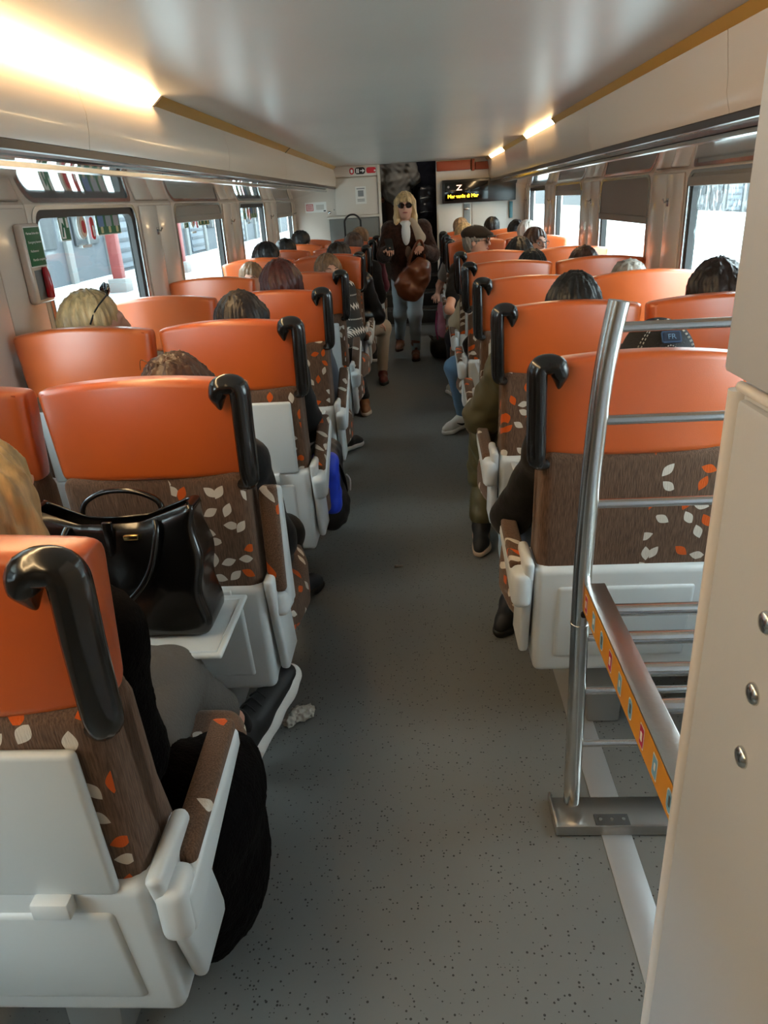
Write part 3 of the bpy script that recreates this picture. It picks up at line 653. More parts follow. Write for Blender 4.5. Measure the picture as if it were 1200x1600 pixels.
def seat(x, y, s, facing, label, aisle=True, tray='up', arm='down', band='r', group='', ped=True):
    r = empty('train_seat', (x, y, 0), 0 if facing > 0 else PI); tag(r, label, 'seat', group)
    ls = s if facing > 0 else -s
    h = obj('headrest', cached('head', headrest_mesh), None, r); obj('piping', cached('pipe', piping_mesh), None, h)
    key = ('back', band)
    me = cached(key, lambda: backrest_mesh())
    if len(me.materials) == 0: me.materials.append({'l': M_FABL, 'r': M_FABR, 'n': M_FAB}[band])
    b = obj('backrest', me, None, r)
    for q in (-1, 1):
        me = cached(('bol', q), lambda: side_bolster(q))
        if len(me.materials) == 0: me.materials.append(M_FAB)
        obj('side_bolster', me, None, r)
    sh = obj('shell', cached('shell', shell_mesh), None, r); obj('shell_panel', cached('shp', shell_panel), None, sh)
    if aisle: obj('side_fin', cached(('fin', ls), lambda: fin_mesh(ls)), None, r)
    if tray == 'up':
        t = obj('tray_table', cached('tu', tray_up), None, r); obj('hinge_block', cached('tl', latch_mesh), None, t)
    else:
        t = obj('tray_table', cached('td', tray_down), None, r); obj('rim', cached('tr', tray_rim), None, t)
    obj('cushion', cached(('cu', ls if aisle else 0), lambda: cushion_mesh(ls if aisle else 0)), None, r); obj('base_frame', cached('bf', base_bar), None, r)
    if ped: obj('pedestal', cached('pe', pedestal_mesh), None, r)
    if aisle:
        obj('grab_handle', cached(('hd', ls), lambda: handle_mesh(ls)), None, r)
    a = obj('armrest', cached(('ab', ls), lambda: arm_body(ls)), None, r)
    obj('armrest_pad', cached(('ap', ls), lambda: arm_pad(ls)), None, a); obj('armrest_end', cached(('ae', ls), lambda: arm_end(ls)), None, a)
    if not aisle:
        a.scale = (.62, 1, 1); a.location.x = ls*.101
    if arm == 'up':
        a.matrix_local = Matrix.Translation((0, .09, .55)) @ Matrix.Rotation(math.radians(80), 4, 'X') @ Matrix.Translation((0, -.05, -.55))
    elif arm == 'half':
        a.matrix_local = Matrix.Translation((0, .05, .55)) @ Matrix.Rotation(math.radians(22), 4, 'X') @ Matrix.Translation((0, -.05, -.55))
    return r
LA, LWX, RA, RWX = -.690, -1.240, .535, 1.078
LY = [.747, 1.661, 2.575, 3.489, 4.403]; RY = [1.722, 2.636, 3.55, 4.464, 5.378]
ordn = ['first', 'second', 'third', 'fourth', 'fifth', 'sixth', 'seventh', 'eighth', 'ninth', 'tenth']
GA, GB = 'seats along the left side', 'seats along the right side'
xa = ['nearest the camera, back turned', 'with a black handbag on its lowered tray', 'with folded white tray, third from the camera', 'with lowered tray and lit leaf print, fourth from the camera', 'in front of the woman in the patterned jumper']
for i, y in enumerate(LY):
    seat(LA, y, 1, 1, 'orange-headed left aisle seat '+xa[i], True, 'down' if i in (1, 3) else 'up', ['down', 'up', 'half', 'half', 'half'][i], 'r', GA)
    if i: seat(LWX, y, 1, 1, 'orange-headed left window seat in the %s row from the camera' % ordn[i], False, 'up', 'down', 'n', GA)
seat(LWX, LY[0], 1, 1, 'orange-headed left window seat in the nearest row', False, 'up', 'down', 'n', GA)
L6Y = 5.93
seat(LA, L6Y-.08, 1, -1, 'left aisle seat facing the camera behind the woman in patterned jumper', True, 'up', 'down', 'n', GA)
seat(LWX, L6Y-.08, 1, -1, 'left window seat facing the camera beside the patterned jumper woman', False, 'up', 'down', 'n', GA)
for i in range(4):
    y = L6Y+.02+.914*i
    seat(LA, y, 1, 1, 'left aisle seat, %s row beyond the seats that face the camera' % ordn[i], True, 'up', 'down', 'r', GA)
    seat(LWX, y, 1, 1, 'left window seat, %s row beyond the seats that face the camera' % ordn[i], False, 'up', 'down', 'n', GA)
xb = ['behind the steel luggage rack, nearest the camera', 'with olive jacket sleeve beside it and lowered tray', 'third from the camera on the right', 'fourth from the camera on the right, beside blue jeans', 'just in front of the man in the flat cap']
for i, y in enumerate(RY):
    seat(RA, y, -1, 1, 'orange-headed right aisle seat '+xb[i], True, 'down' if i in (1, 3) else 'none' if i == 0 else 'up', 'down', 'r' if i == 0 else 'l', GB) if i else None
    seat(RWX, y, -1, 1, 'orange-headed right window seat in the %s row from the camera' % ordn[i], False, 'up', 'down', 'n', GB)
def seat_no_tray():
    r = seat(RA, RY[0], -1, 1, 'orange-headed right aisle seat behind the steel luggage rack, nearest the camera', True, 'up', 'down', 'r', GB)
    for c in list(r.children):
        if c.name.startswith('tray_table'):
            for g_ in list(c.children): bpy.data.objects.remove(g_)
            bpy.data.objects.remove(c)
seat_no_tray()
R6Y = 7.02
seat(RA, R6Y-.02, -1, -1, 'right aisle seat facing the camera behind the man in the flat cap', True, 'up', 'down', 'n', GB)
seat(RWX, R6Y-.02, -1, -1, 'right window seat facing the camera behind the woman in glasses', False, 'up', 'down', 'n', GB)
for i in range(3):
    y = R6Y+.06+.87*i
    seat(RA, y, -1, 1, 'right aisle seat, %s row beyond the man in the flat cap' % ordn[i], True, 'up', 'down', 'l', GB)
    seat(RWX, y, -1, 1, 'right window seat, %s row beyond the man in the flat cap' % ordn[i], False, 'up', 'down', 'n', GB)

# ------------------------------------------------------------------ cabinet and luggage rack on the right
cab = empty('end_cabinet', (.335, .80, 0)); tag(cab, 'tall beige cabinet at the right edge with round steel screws', 'cabinet')
boxo('lower_body', (.012, -1.6, 0), (.97, -.012, 1.348), M_CAB, cab, .004)
boxo('side_panel', (.002, -1.6, .02), (.014, -.03, 1.335), M_CAB, cab, .005)
tube('edge_trim', [(.012, -.012, 0), (.012, -.012, 1.34)], .0125, M_CABT, cab, 12)
tube('top_trim', [(.012, -.012, 1.344), (.012, -1.6, 1.344)], .006, M_CABT, cab, 8)
boxo('upper_body', (.0, -1.6, 1.356), (.97, .012, CZ-.002), M_CAB, cab, .006)
for z in (1.142, 1.055, .97): lathe('screw', [(.0125, 0), (.0125, .002), (.010, .005), (.004, .0065)], M_STEEL, cab, 14, (.002, -.17, z), (0, -PI/2, 0))
rk = empty('luggage_rack', (.363, 1.48, 0)); tag(rk, 'tubular steel luggage rack with orange pictogram rail beside the cabinet', 'luggage rack')
pts = [(0, 0, .045), (-.002, 0, .3), (-.006, 0, .55), (-.008, 0, .74), (-.004, 0, .92), (.0, 0, 1.04), (.008, 0, 1.18), (.018, 0, 1.27), (.03, 0, 1.345)]
tube('upright', pts, .0215, M_STEEL, rk, 16, 4)
tube('collar', [(-.0065, 0, .60), (-.0068, 0, .606)], .0228, M_STEEL, rk, 16)
lathe('bolt', [(.008, 0), (.008, .003), (.004, .004)], M_BLK, rk, 10, (-.004, -.0215, .64), (PI/2, 0, 0))
for z in (1.293, 1.102, .911): tube('cross_bar', [(-.008+.03*max(0, z-.95), 0, z), (.93, 0, z)], .0105, M_STEEL, rk, 10)
for z in (.562, .406, .24): tube('cross_bar', [(-.006, 0, z), (.93, 0, z)], .0095, M_STEEL, rk, 10)
boxo('base_plate', (-.05, -.075, .003), (.93, .045, .012), M_STEELF, rk, .002); boxo('base_lip', (-.05, -.078, .003), (.93, -.072, .034), M_STEELF, rk, .002)
boxo('base_lip', (-.053, -.078, .003), (-.047, .045, .034), M_STEELF, rk, .002)
cl = boxo('clamp_plate', (.055, -.06, .012), (.145, -.02, .018), M_DGREY, rk, .002)
for q in (.07, .1, .13): lathe('bolt', [(.006, 0), (.005, .003)], M_STEEL, cl, 8, (q, -.04, .018))
for i in range(6): tube('shelf_bar', [(.0, -.045-.113*i, .665), (.93, -.045-.113*i, .665)], .0145, M_STEEL, rk, 12)
rl = boxo('front_rail', (-.004, -.655, .645), (.0, -.01, .716), M_STEELF, rk, .001); boxo('rail_top', (-.004, -.655, .712), (.042, -.01, .717), M_STEELF, rk, .0015)
st_ = boxo('pictogram_strip', (-.0052, -.655, .648), (-.0042, -.012, .714), mat('amber_strip', (206, 138, 36), .45), rk, 0)
M_MAG = mat('sticker_magenta', (176, 26, 78), .5); M_SKY = mat('sticker_blue', (112, 164, 196), .5); M_STW = mat('sticker_edge', (226, 222, 214), .5)
for i in range(9):
    yy = -.045-.073*i; k = i % 3
    o = obj('sticker', mesh('sticker', [(0, a, b) for a, b in rrect(-.0125, .0125, -.023, .023, .012 if k == 2 else .004, 4)], [tuple(range(19, -1, -1))] if False else [tuple(range(20))], False, M_STW), None, st_, (-.0058, yy, .681))
    me = cached(('stk', k), lambda: mesh('sticker_print', [(0, a, b) for a, b in rrect(-.0105, .0105, -.02, .02, .010 if k == 2 else .003, 4)], [tuple(range(20))], False, M_MAG if k == 0 else M_SKY))
    obj('sticker_print', me, None, o, (-.0004, 0, 0)) if False else obj('sticker_print', me, None, rk, (-.0063, yy, .681))
    if k == 0: plate('symbol', .010, .018, M_STW, rk, (-.0066, yy, .681), PI/2*3, .002, .0004)
    else: plate('symbol', .007, .014 if k == 1 else .02, M_DGREY if k == 2 else M_STW, rk, (-.0066, yy-.002, .683), PI/2*3, .002, .0004)

# ------------------------------------------------------------------ safety signs on the left
hm = empty('emergency_hammer_box', (WL+.012, 2.915, 1.25)); tag(hm, 'wall box with red emergency hammer under a green notice', 'hammer box')
boxo('backing', (0, -.075, 0), (.035, .075, .295), M_WALL, hm, .012, 3)
gp = boxo('green_notice', (.035, -.06, .14), (.037, .06, .28), M_SGRN, hm, .0005)
plate('border', .128, .148, M_SWHT, hm, (.0345, 0, .21), PI/2, .004, .001)
for i, s_ in enumerate(['Marteau brise-vitre', 'Emergency hammer', 'Nothammer', 'Martello rompivetro']): text('lettering', s_, .013, M_SWHT, gp, (.0375, -.052+.004*i, .255-.032*i), (PI/2, 0, PI/2), .0003)
boxo('recess', (.034, -.05, .015), (.036, .05, .125), M_GREYP, hm, .001)
tube('hammer', [(.05, .01, .02), (.052, .008, .06), (.052, .005, .11), (.05, .004, .135)], [(.014, .022), (.015, .024), (.013, .02), (.008, .012)], mat('hammer_red', (176, 22, 34), .25, coat=.4), hm, 12, 4)
def window_stickers(y, z, sg, X, k=1.0):
    rt = empty('escape_sticker', (X, y, z)); tag(rt, 'green escape stickers on the %s' % ('first left window' if y < 4.5 else 'second left window' if y < 6.5 else 'third left window'), 'sticker', 'window stickers')
    ry = PI/2 if sg < 0 else -PI/2
    a = plate('exit_sign', .10, .105, M_SWHT, rt, (0, -.30*k, 0), ry, .008, .001); plate('green_field', .09, .095, M_SGRN, a, (0, -.0012, 0), 0, .004, .001)
    plate('doorway', .04, .085, M_SWHT, a, (-.022, -.0022, 0), 0, .002, .0006); tube('figure', [(-.03, -.0035, -.035), (-.022, -.0035, 0), (-.02, -.0035, .02), (-.008, -.0035, .005)], .004, M_SGRN, a, 6)
    plate('arrow', .018, .04, M_SWHT, a, (.03, -.0022, .022), 0, .002, .0006)
    b = plate('round_sign', .09, .11, M_SWHT, rt, (0, -.12*k, 0), ry, .045, .001); plate('disc', .062, .09, mat('sign_buff', (214, 176, 150), .5), b, (.016, -.0012, 0), 0, .031, .001); plate('disc', .036, .056, M_RED, b, (.018, -.0022, 0), 0, .018, .001)
    c = plate('slash_sign', .045, .10, M_RED, rt, (0, .0, -.01), ry, .02, .001); plate('slash', .016, .05, M_SWHT, c, (0.004, -.0012, -.012), 0, .006, .001)
    d = plate('instruction_sign', .30, .10, M_SWHT, rt, (0, .20*k, .004), ry, .006, .001); plate('green_field', .292, .092, M_SGRN, d, (0, -.0012, 0), 0, .004, .001)
    for i, cl_ in enumerate(((96, 128, 176), (150, 158, 170), (170, 164, 170))):
        plate('pictogram', .068, .05, mat('pict_%d' % i, cl_, .5), d, (-.095+.097*i, -.0022, .014), 0, .004, .0006); plate('hand', .03, .03, mat('pict_hand', (206, 200, 150), .5), d, (-.095+.097*i, -.0026, -.026), 0, .006, .0006)
    plate('caption', .10, .012, M_SWHT, rt, (0, -.10, -.085), ry, .002, .0006)
window_stickers(3.66, 1.515, -1, WL-.028)
window_stickers(5.45, 1.505, -1, WL-.028, .9)
window_stickers(7.25, 1.515, -1, WL-.028, .8)

# ------------------------------------------------------------------ people
def hairmat(name, rgb, v=.35): return mat(name, rgb, .42, spec=.5, bump=.5, bscale=120, var=v, vscale=60, vstretch=(1, 1, .07))
SKIN = mat('skin_fair', (214, 160, 136), .5, spec=.35); SKIN2 = mat('skin_warm', (196, 138, 112), .5, spec=.35)
H_BLOND = hairmat('hair_blond', (196, 164, 116)); H_ASH = hairmat('hair_ash', (150, 124, 96)); H_BROWN = hairmat('hair_brown', (74, 50, 38)); H_DARK = hairmat('hair_dark', (36, 27, 24)); H_RED = hairmat('hair_dark_red', (70, 28, 22)); H_BLACK = hairmat('hair_black', (20, 18, 18)); H_WHITE = hairmat('hair_white', (206, 198, 188), .12); H_GREY = hairmat('hair_grey', (140, 132, 122)); H_LBROWN = hairmat('hair_light_brown', (122, 90, 62))
def cloth(name, rgb, r=.85, b=.4, sc_=40): return mat(name, rgb, r, spec=.2, bump=b, bscale=sc_, sheen=.1)
T_BLACK = cloth('black_cloth', (20, 19, 20)); T_GREY = cloth('grey_marl', (96, 92, 88)); T_OLIVE = mat('olive_puffer', (84, 80, 54), .5, bump=.25, bscale=14); T_JEAN = cloth('blue_denim', (88, 122, 156), b=.3, sc_=200); T_LJEAN = cloth('washed_denim', (146, 172, 192), b=.3, sc_=200); T_CREAM = cloth('cream_cloth', (206, 200, 180)); T_BEIGE = cloth('beige_twill', (178, 158, 136)); T_NAVY = cloth('navy_cloth', (36, 40, 54)); T_LEATH = mat('black_leather', (18, 18, 19), .3, spec=.6, bump=.4, bscale=30); T_TEE = cloth('grey_tee', (168, 164, 158)); T_SLATE = cloth('slate_cloth', (92, 98, 108)); T_BURG = cloth('burgundy_cloth', (92, 34, 42))
FUR_B = mat('black_fur', (5, 4, 5), .95, spec=.1, bump=1., bscale=160); FUR_BR = mat('brown_fur', (52, 30, 22), .9, spec=.1, bump=1., bscale=120, var=.5, vscale=30, sheen=.2); FUR_G = mat('grey_fleece', (92, 88, 84), .95, spec=.1, bump=.8, bscale=160)
S_WHITE = mat('white_sneaker', (214, 212, 206), .55); S_BLACK = mat('black_sneaker', (24, 24, 26), .6); S_BROWN = mat('brown_suede', (140, 88, 52), .8); S_BOOT = mat('tan_boot', (112, 60, 34), .5); S_DRED = mat('dark_red_shoe', (86, 26, 26), .6); SOLE_W = mat('white_sole', (224, 222, 218), .5); SOLE_T = mat('pale_sole', (206, 180, 156), .6); SOLE_B = mat('black_sole', (22, 22, 22), .6); LACE = mat('pale_lace', (214, 196, 176), .8)

def jumper_material():
    """charcoal knit with white zigzag and dotted bands round the sleeve"""
    m = bpy.data.materials.new('patterned_knit'); m.use_nodes = True; nt = m.node_tree; N = nt.nodes; K = nt.links; b = N['Principled BSDF']; b.inputs['Roughness'].default_value = .9; b.inputs['Specular IOR Level'].default_value = .1
    tc = N.new('ShaderNodeTexCoord'); sp = N.new('ShaderNodeSeparateXYZ'); K.new(tc.outputs['Object'], sp.inputs[0])
    def mt(op, a, c=None):
        n = N.new('ShaderNodeMath'); n.operation = op
        for i, q in enumerate((a, c)):
            if q is None: continue
            if isinstance(q, (int, float)): n.inputs[i].default_value = q
            else: K.new(q, n.inputs[i])
        return n.outputs[0]
    ang = mt('ADD', mt('MULTIPLY', sp.outputs[0], 26.), mt('MULTIPLY', sp.outputs[1], 26.))
    tri = mt('MULTIPLY', mt('PINGPONG', ang, .5), .06)
    z = mt('ADD', sp.outputs[2], tri)
    fr = mt('FRACT', mt('MULTIPLY', z, 6.2))
    band = mt('LESS_THAN', mt('ABSOLUTE', mt('SUBTRACT', fr, .35)), .07)
    dots = mt('MULTIPLY', mt('LESS_THAN', mt('ABSOLUTE', mt('SUBTRACT', mt('FRACT', mt('MULTIPLY', sp.outputs[2], 6.2)), .72)), .03), mt('GREATER_THAN', mt('FRACT', mt('MULTIPLY', ang, 4.)), .5))
    mk = mt('MAXIMUM', band, dots)
    mx = N.new('ShaderNodeMix'); mx.data_type = 'RGBA'; K.new(mk, mx.inputs[0]); mx.inputs[6].default_value = lin((66, 64, 62)); mx.inputs[7].default_value = lin((210, 204, 196)); K.new(mx.outputs[2], b.inputs['Base Color']); return m
T_NORDIC = jumper_material()

def rotz(p, a): c, s_ = math.cos(a), math.sin(a); return (p[0]*c-p[1]*s_, p[0]*s_+p[1]*c, p[2])
SEATED = dict(pelvis=(0, .30, .555), belly=(0, .28, .70), chest=(0, .255, .875), neck=(0, .245, 1.01), head=(0, .27, 1.14),
              shl=(-.165, .245, .945), shr=(.165, .245, .945), ell=(-.215, .31, .70), elr=(.215, .31, .70), wrl=(-.13, .52, .635), wrr=(.13, .52, .635),
              hil=(-.085, .32, .555), hir=(.085, .32, .555), knl=(-.11, .70, .545), knr=(.11, .70, .545), anl=(-.11, .72, .11), anr=(.11, .72, .11), tol=(-.115, .86, .045), tor=(.115, .86, .045))
def hand(v, el, wr, r=.010, curl=.5, palm=None, spread=1.):
    """palm, four bent fingers and a thumb leaving the side of the palm"""
    e, w_ = Vector(el), Vector(wr); d = (w_-e).normalized(); n = Vector(palm) if palm else Vector((0, 0, -1)); n = (n-d*n.dot(d)); n = n.normalized() if n.length > 1e-3 else Vector((1, 0, 0))
    sd = d.cross(n)
    v.cone(w_, w_+d*.075, .024, .028, .015); v.cone(w_+d*.03+sd*.014, w_+d*.08+sd*.02, .018, .016, .012); v.cone(w_+d*.03-sd*.014, w_+d*.08-sd*.02, .018, .016, .012)
    for i, (o, L) in enumerate(((-.030, .062), (-.010, .072), (.011, .068), (.030, .054))):
        a = w_+d*.085+sd*o; k1 = (d*(1-curl*.6)+n*curl).normalized(); b = a+k1*L*.5; k2 = (d*(1-curl*1.5)+n*curl*1.4).normalized(); c_ = b+k2*L*.5
        v.cone(a, b, r, r*.92, .004).cone(b, c_, r*.92, r*.8, .003)
    a = w_+d*.025-sd*.024; b = a+(d*.6-sd*.7+n*.3).normalized()*.04; c_ = b+(d*.9+n*.5*curl).normalized()*.035
    v.cone(a, b, r*1.25, r*1.05, .008).cone(b, c_, r*1.05, r*.85, .003)
def head_prims(v, hc, yaw, k=1.0, pitch=0.):
    Rm = Euler((pitch, 0, yaw)).to_matrix(); Rn = np.array(Rm); hcv = Vector(hc)
    q = lambda p: tuple(hcv+Rm @ (Vector(p)*k)); r = lambda t: tuple(x*k for x in t)
    Rr = Rn.T.T
    def E(p, rad, kk=.02, op='u'): v.ell(q(p), r(rad), kk, op, R=[[Rn[i][j] for j in range(3)] for i in range(3)])
    E((0, -.012, .03), (.076, .094, .086)); E((0, .022, -.03), (.062, .078, .086), .03); E((0, .06, -.088), (.03, .028, .024), .03)
    E((0, .088, .022), (.046, .014, .012), .02)
    E((-.031, .099, .002), (.015, .012, .010), .008, 's'); E((.031, .099, .002), (.015, .012, .010), .008, 's')
    v.cone(q((0, .098, .012)), q((0, .116, -.026)), .009*k, .0135*k, .012)
    E((0, .092, -.056), (.023, .013, .006), .006); E((0, .090, -.067), (.019, .013, .006), .005)
    E((-.078, -.006, -.012), (.010, .02, .031), .006); E((.078, -.006, -.012), (.010, .02, .031), .006)
    return q, Rm
def eyes(parent, hc, yaw, k, mw, md, pitch=0.):
    Rm = Euler((pitch, 0, yaw)).to_matrix(); h_ = Vector(hc)
    for sx in (-1, 1):
        me = cached('eyeball', lambda: Vol((-.02,)*3, (.02,)*3, .003).ell((0, 0, 0), (.0125, .0125, .0125), 0).mesh('eye', mw)); e = obj('eye', me, None, parent, h_+Rm @ Vector((sx*.031*k, .079*k, .002*k)))
        mi = cached('iris', lambda: Vol((-.01,)*3, (.01,)*3, .0015).ell((0, 0, 0), (.006, .004, .006), 0).mesh('iris', md)); obj('iris', mi, None, e, Rm @ Vector((0, .0105, 0)))
def hair_mesh(style, hc, yaw, m, k=1.0, vox=.008, pitch=0., length=.3):
    lo = Vector(hc)-Vector((.2, .22, .2+length)); hi = Vector(hc)+Vector((.2, .22, .2)); v = Vol(lo, hi, vox)
    Rm = Euler((pitch, 0, yaw)).to_matrix(); q = lambda p: tuple(Vector(hc)+Rm @ (Vector(p)*k)); Rn = np.array(Rm); R = [[Rn[i][j] for j in range(3)] for i in range(3)]
    r = lambda t: tuple(x*k for x in t)
    v.ell(q((0, -.018, .036)), r((.090, .106, .096)), .02, R=R)
    if style == 'short':
        v.ell(q((0, -.06, -.02)), r((.078, .055, .07)), .03, R=R)
        v.ell(q((0, .085, -.045)), r((.075, .075, .085)), .012, 's', R=R)
    else:
        for sx in (-1, 1):
            v.cone(q((sx*.072, -.005, .03)), q((sx*.085, .0, -.10)), .034*k, .03*k, .03); v.cone(q((sx*.085, .0, -.10)), q((sx*.095, .02 if style == 'front' else -.03, -.10-length*.75)), .03*k, .022*k, .02)
        v.cone(q((0, -.07, .0)), q((0, -.085, -.08-length*.7)), .075*k, .055*k, .04)
        v.ell(q((0, .105, -.05)), r((.056, .075, .105)), .012, 's', R=R)
        if style == 'fringe' or style == 'front': v.ell(q((0, .07, .05)), r((.062, .035, .036)), .015, R=R)
    X = (v.lo[0]+v.h*np.arange(v.n[0]))[:, None, None]-hc[0]; Y = (v.lo[1]+v.h*np.arange(v.n[1]))[None, :, None]-hc[1]; Z = (v.lo[2]+v.h*np.arange(v.n[2]))[None, None, :]-hc[2]
    c0, s0 = math.cos(yaw), math.sin(yaw); A = np.arctan2(-s0*X+c0*Y+.03, c0*X+s0*Y+.012)
    v.d += (.0035*np.sin(23*A+6*Z*4+2*np.sin(31*Z))+.003*np.sin(9*A+1.3+9*Z)+.0015*np.sin(47*A+20*Z)).astype(np.float32); v.noise(.0012, 2)
    return v.mesh('hair', m)
def torso(v, J, g, shirt=False):
    """torso and arm volume with growth g"""
    v.ell(J['pelvis'], (.155+g, .115+g, .12+g), .06); v.cone(J['pelvis'], J['belly'], .125+g, .12+g, .06); v.ell(J['belly'], (.145+g, .105+g, .12), .06); v.ell(J['chest'], (.160+g, .112+g, .16+g), .06)
    for a in 'lr':
        v.cone(J['chest'][:2]+(J['chest'][2]+.05,), J['sh'+a], .085+g, .062+g, .05)
def limbs(v, J, g, parts, k=.03):
    R = dict(arm=[('sh', 'el', .052, .042), ('el', 'wr', .041, .027)], leg=[('hi', 'kn', .082, .056), ('kn', 'an', .055, .036)])
    for p in parts:
        for s_ in 'lr':
            for a, b, ra, rb in R[p]: v.cone(J[a+s_], J[b+s_], ra+g, rb+g, k)
def shoe_frame(an, to, k=1.0):
    an, to = Vector(an), Vector(to); d = to-an; d.z = 0
    if d.length < .02: d = Vector((0, 1, 0))
    d.normalize(); up = Vector((0, 0, 1)); tilt = math.atan2((to.z-.045)-(an.z-.10), .16)
    fw = (d*math.cos(tilt)+up*math.sin(tilt)).normalized(); upn = fw.cross(d.cross(up).normalized()); upn = upn if upn.z > 0 else -upn; sd = fw.cross(upn)
    o = an-upn*.075
    return fw, sd, upn, (lambda f, s_, z: tuple(o+fw*f*k+sd*s_*k+upn*z*k))
def shoe(name, an, to, m, sole, parent, vox=.007, k=1.0, laces=True):
    """upper, sole and laces around ankle an and toe to"""
    fw, sd, upn, c = shoe_frame(an, to, k); an, to = Vector(an), Vector(to)
    P = [c(-.09, 0, -.05), c(.24, 0, .14)]; lo = Vector([min(an[i], to[i])-.19 for i in range(3)]); hi = Vector([max(an[i], to[i])+.19 for i in range(3)])
    v = Vol(lo, hi, vox); v.cone(c(-.035, 0, .025), c(.03, 0, .03), .036*k, .038*k, .02).cone(c(.03, 0, .028), c(.13, .0, .015), .038*k, .034*k, .03).cone(c(.13, -.008, .012), c(.165, .004, .008), .034*k, .026*k, .02).cone(c(-.02, 0, .03), c(-.012, 0, .085), .036*k, .036*k, .02)
    R = [[sd[i], fw[i], upn[i]] for i in range(3)]
    v.box(c(.06, 0, -.075), (.09, .2, .06), .0, .004, 's', R=R)
    u = obj(name, v.mesh(name, m), None, parent)
    v = Vol(lo, hi, vox); v.cone(c(-.035, 0, -.012), c(.05, 0, -.012), .041*k, .037*k, .01).cone(c(.05, 0, -.012), c(.13, -.006, -.012), .037*k, .041*k, .02).cone(c(.13, -.006, -.012), c(.168, .004, -.008), .041*k, .03*k, .02)
    v.box(c(.06, 0, .052), (.09, .2, .05), .0, .003, 's', R=R); v.box(c(.06, 0, -.085), (.09, .2, .055), .0, .003, 's', R=R)
    me = v.mesh('sole', sole)
    if me: obj('sole', me, None, u)
    if laces:
        for i in range(4): tube('lace', [c(.035+.022*i, -.022, .058-.010*i), c(.035+.022*i, 0, .068-.010*i), c(.035+.022*i, .022, .058-.010*i)], .0035, LACE if laces is True else laces, u, 5)
    return u, c
EYEW = mat('eye_white', (230, 226, 220), .3); EYED = mat('iris_dark', (46, 34, 28), .2)
def person(label, x, y, rz, hair, top, pants, shoes=(S_BLACK, SOLE_W), skin=SKIN, J=None, world=None, hz=None, hx=0., hyaw=0., hpitch=0., style='short', vox=.012, g=.018, short_sleeve=False, face=False, length=.26, pg=.010, dh=None, group='passengers', furry=0., curl=.5, hands=True, gl=None, sk=1.0, pe=1.0, topname='jacket', palm=None):
    root = empty('person', (x, y, 0), rz); tag(root, label, 'person', group)
    j = dict(J or SEATED)
    if hz is not None:
        dz = hz-1.255
        for k_ in ('head', 'neck', 'chest', 'shl', 'shr'): a = j[k_]; j[k_] = (a[0]+(hx if k_ == 'head' else hx*.6 if k_ == 'neck' else hx*.3), a[1], a[2]+dz*(1 if k_ in ('head', 'neck') else .8))
    for k_, p in (world or {}).items():
        p = (p[0]-x, p[1]-y, p[2]); j[k_] = rotz(p, -rz)
    A = np.array(list(j.values())); lo = A.min(0)-.2; hi = A.max(0)+.2; lo[2] = max(lo[2], -.02) if (J is None) else lo[2]
    v = Vol(lo, hi, vox)
    torso(v, j, -.012); limbs(v, j, -.004, ('arm', 'leg')); v.cone(j['chest'], j['neck'], .07, .052, .04); v.cone(j['neck'], j['head'], .052, .05, .03)
    head_prims(v, j['head'], hyaw, 1.0, hpitch)
    for s_ in 'lr':
        if hands: hand(v, j['el'+s_], j['wr'+s_], max(.0088, vox*.9), curl, palm)
        c_ = shoe_frame(j['an'+s_], j['to'+s_])[3]; v.cone(j['an'+s_], c_(-.01, 0, .04), .03, .026, .01).cone(c_(-.01, 0, .03), c_(.12, 0, .015), .026, .018, .01)
    b = obj('body', v.mesh('body', skin), None, root)
    if face: eyes(root, j['head'], hyaw, 1.0, EYEW, EYED, hpitch)
    if face or gl:
        Rl = Euler((hpitch, 0, hyaw)).to_matrix(); h0 = Vector(j['head']); ql = lambda *p: tuple(h0+Rl @ Vector(p))
        tube('lips', [ql(-.024, .095, -.062), ql(-.012, .103, -.060), ql(0, .106, -.061), ql(.012, .103, -.060), ql(.024, .095, -.062)], [(.002, .003), (.004, .006), (.004, .006), (.004, .006), (.002, .003)], mat('lip_rose', (168, 88, 82), .4), root, 8, 3)
        for sx in (-1, 1): tube('eyebrow', [ql(sx*.014, .1, .026), ql(sx*.032, .099, .032), ql(sx*.05, .086, .026)], [(.002, .003), (.003, .004), (.001, .002)], H_BROWN, root, 6, 3)
    # upper garment
    v = Vol(lo, hi, vox); torso(v, j, g); 
    if short_sleeve:
        for s_ in 'lr': e = Vector(j['sh'+s_]).lerp(Vector(j['el'+s_]), .62); v.cone(j['sh'+s_], e, .056+g, .05+g, .03)
    else: limbs(v, j, g, ('arm',), .03)
    v.ell((j['neck'][0], j['neck'][1]-.005, j['neck'][2]-.03), (.075+g*.6, .07+g*.6, .04), .03); v.ell((j['neck'][0], j['neck'][1]+.02, j['neck'][2]+.03), (.062, .06, .05), .01, 's')
    if furry: v.noise(furry, 1)
    else: v.wrinkle(.005 if g < .03 else .009, (38, 38, 46), x*7)
    tp = obj(topname, v.mesh(topname, top), None, root)
    v = Vol(lo, hi, vox); v.ell(j['pelvis'], (.150+pg, .118+pg, .11+pg), .05); jt = dict(j)
    if pe < 1:
        for s_ in 'lr': jt['an'+s_] = tuple(Vector(j['kn'+s_]).lerp(Vector(j['an'+s_]), pe))
    limbs(v, jt, pg, ('leg',), .04); v.wrinkle(.003, (44, 44, 50), x*5)
    obj('trousers', v.mesh('trousers', pants), None, root)
    for s_ in 'lr': shoe('shoe', j['an'+s_], j['to'+s_], shoes[0], shoes[1], root, max(.007, vox*.7), sk)
    if hair is not None: obj('hair', hair_mesh(style, j['head'], hyaw, hair, 1.0, max(.007, vox*.7), hpitch, length), None, root)
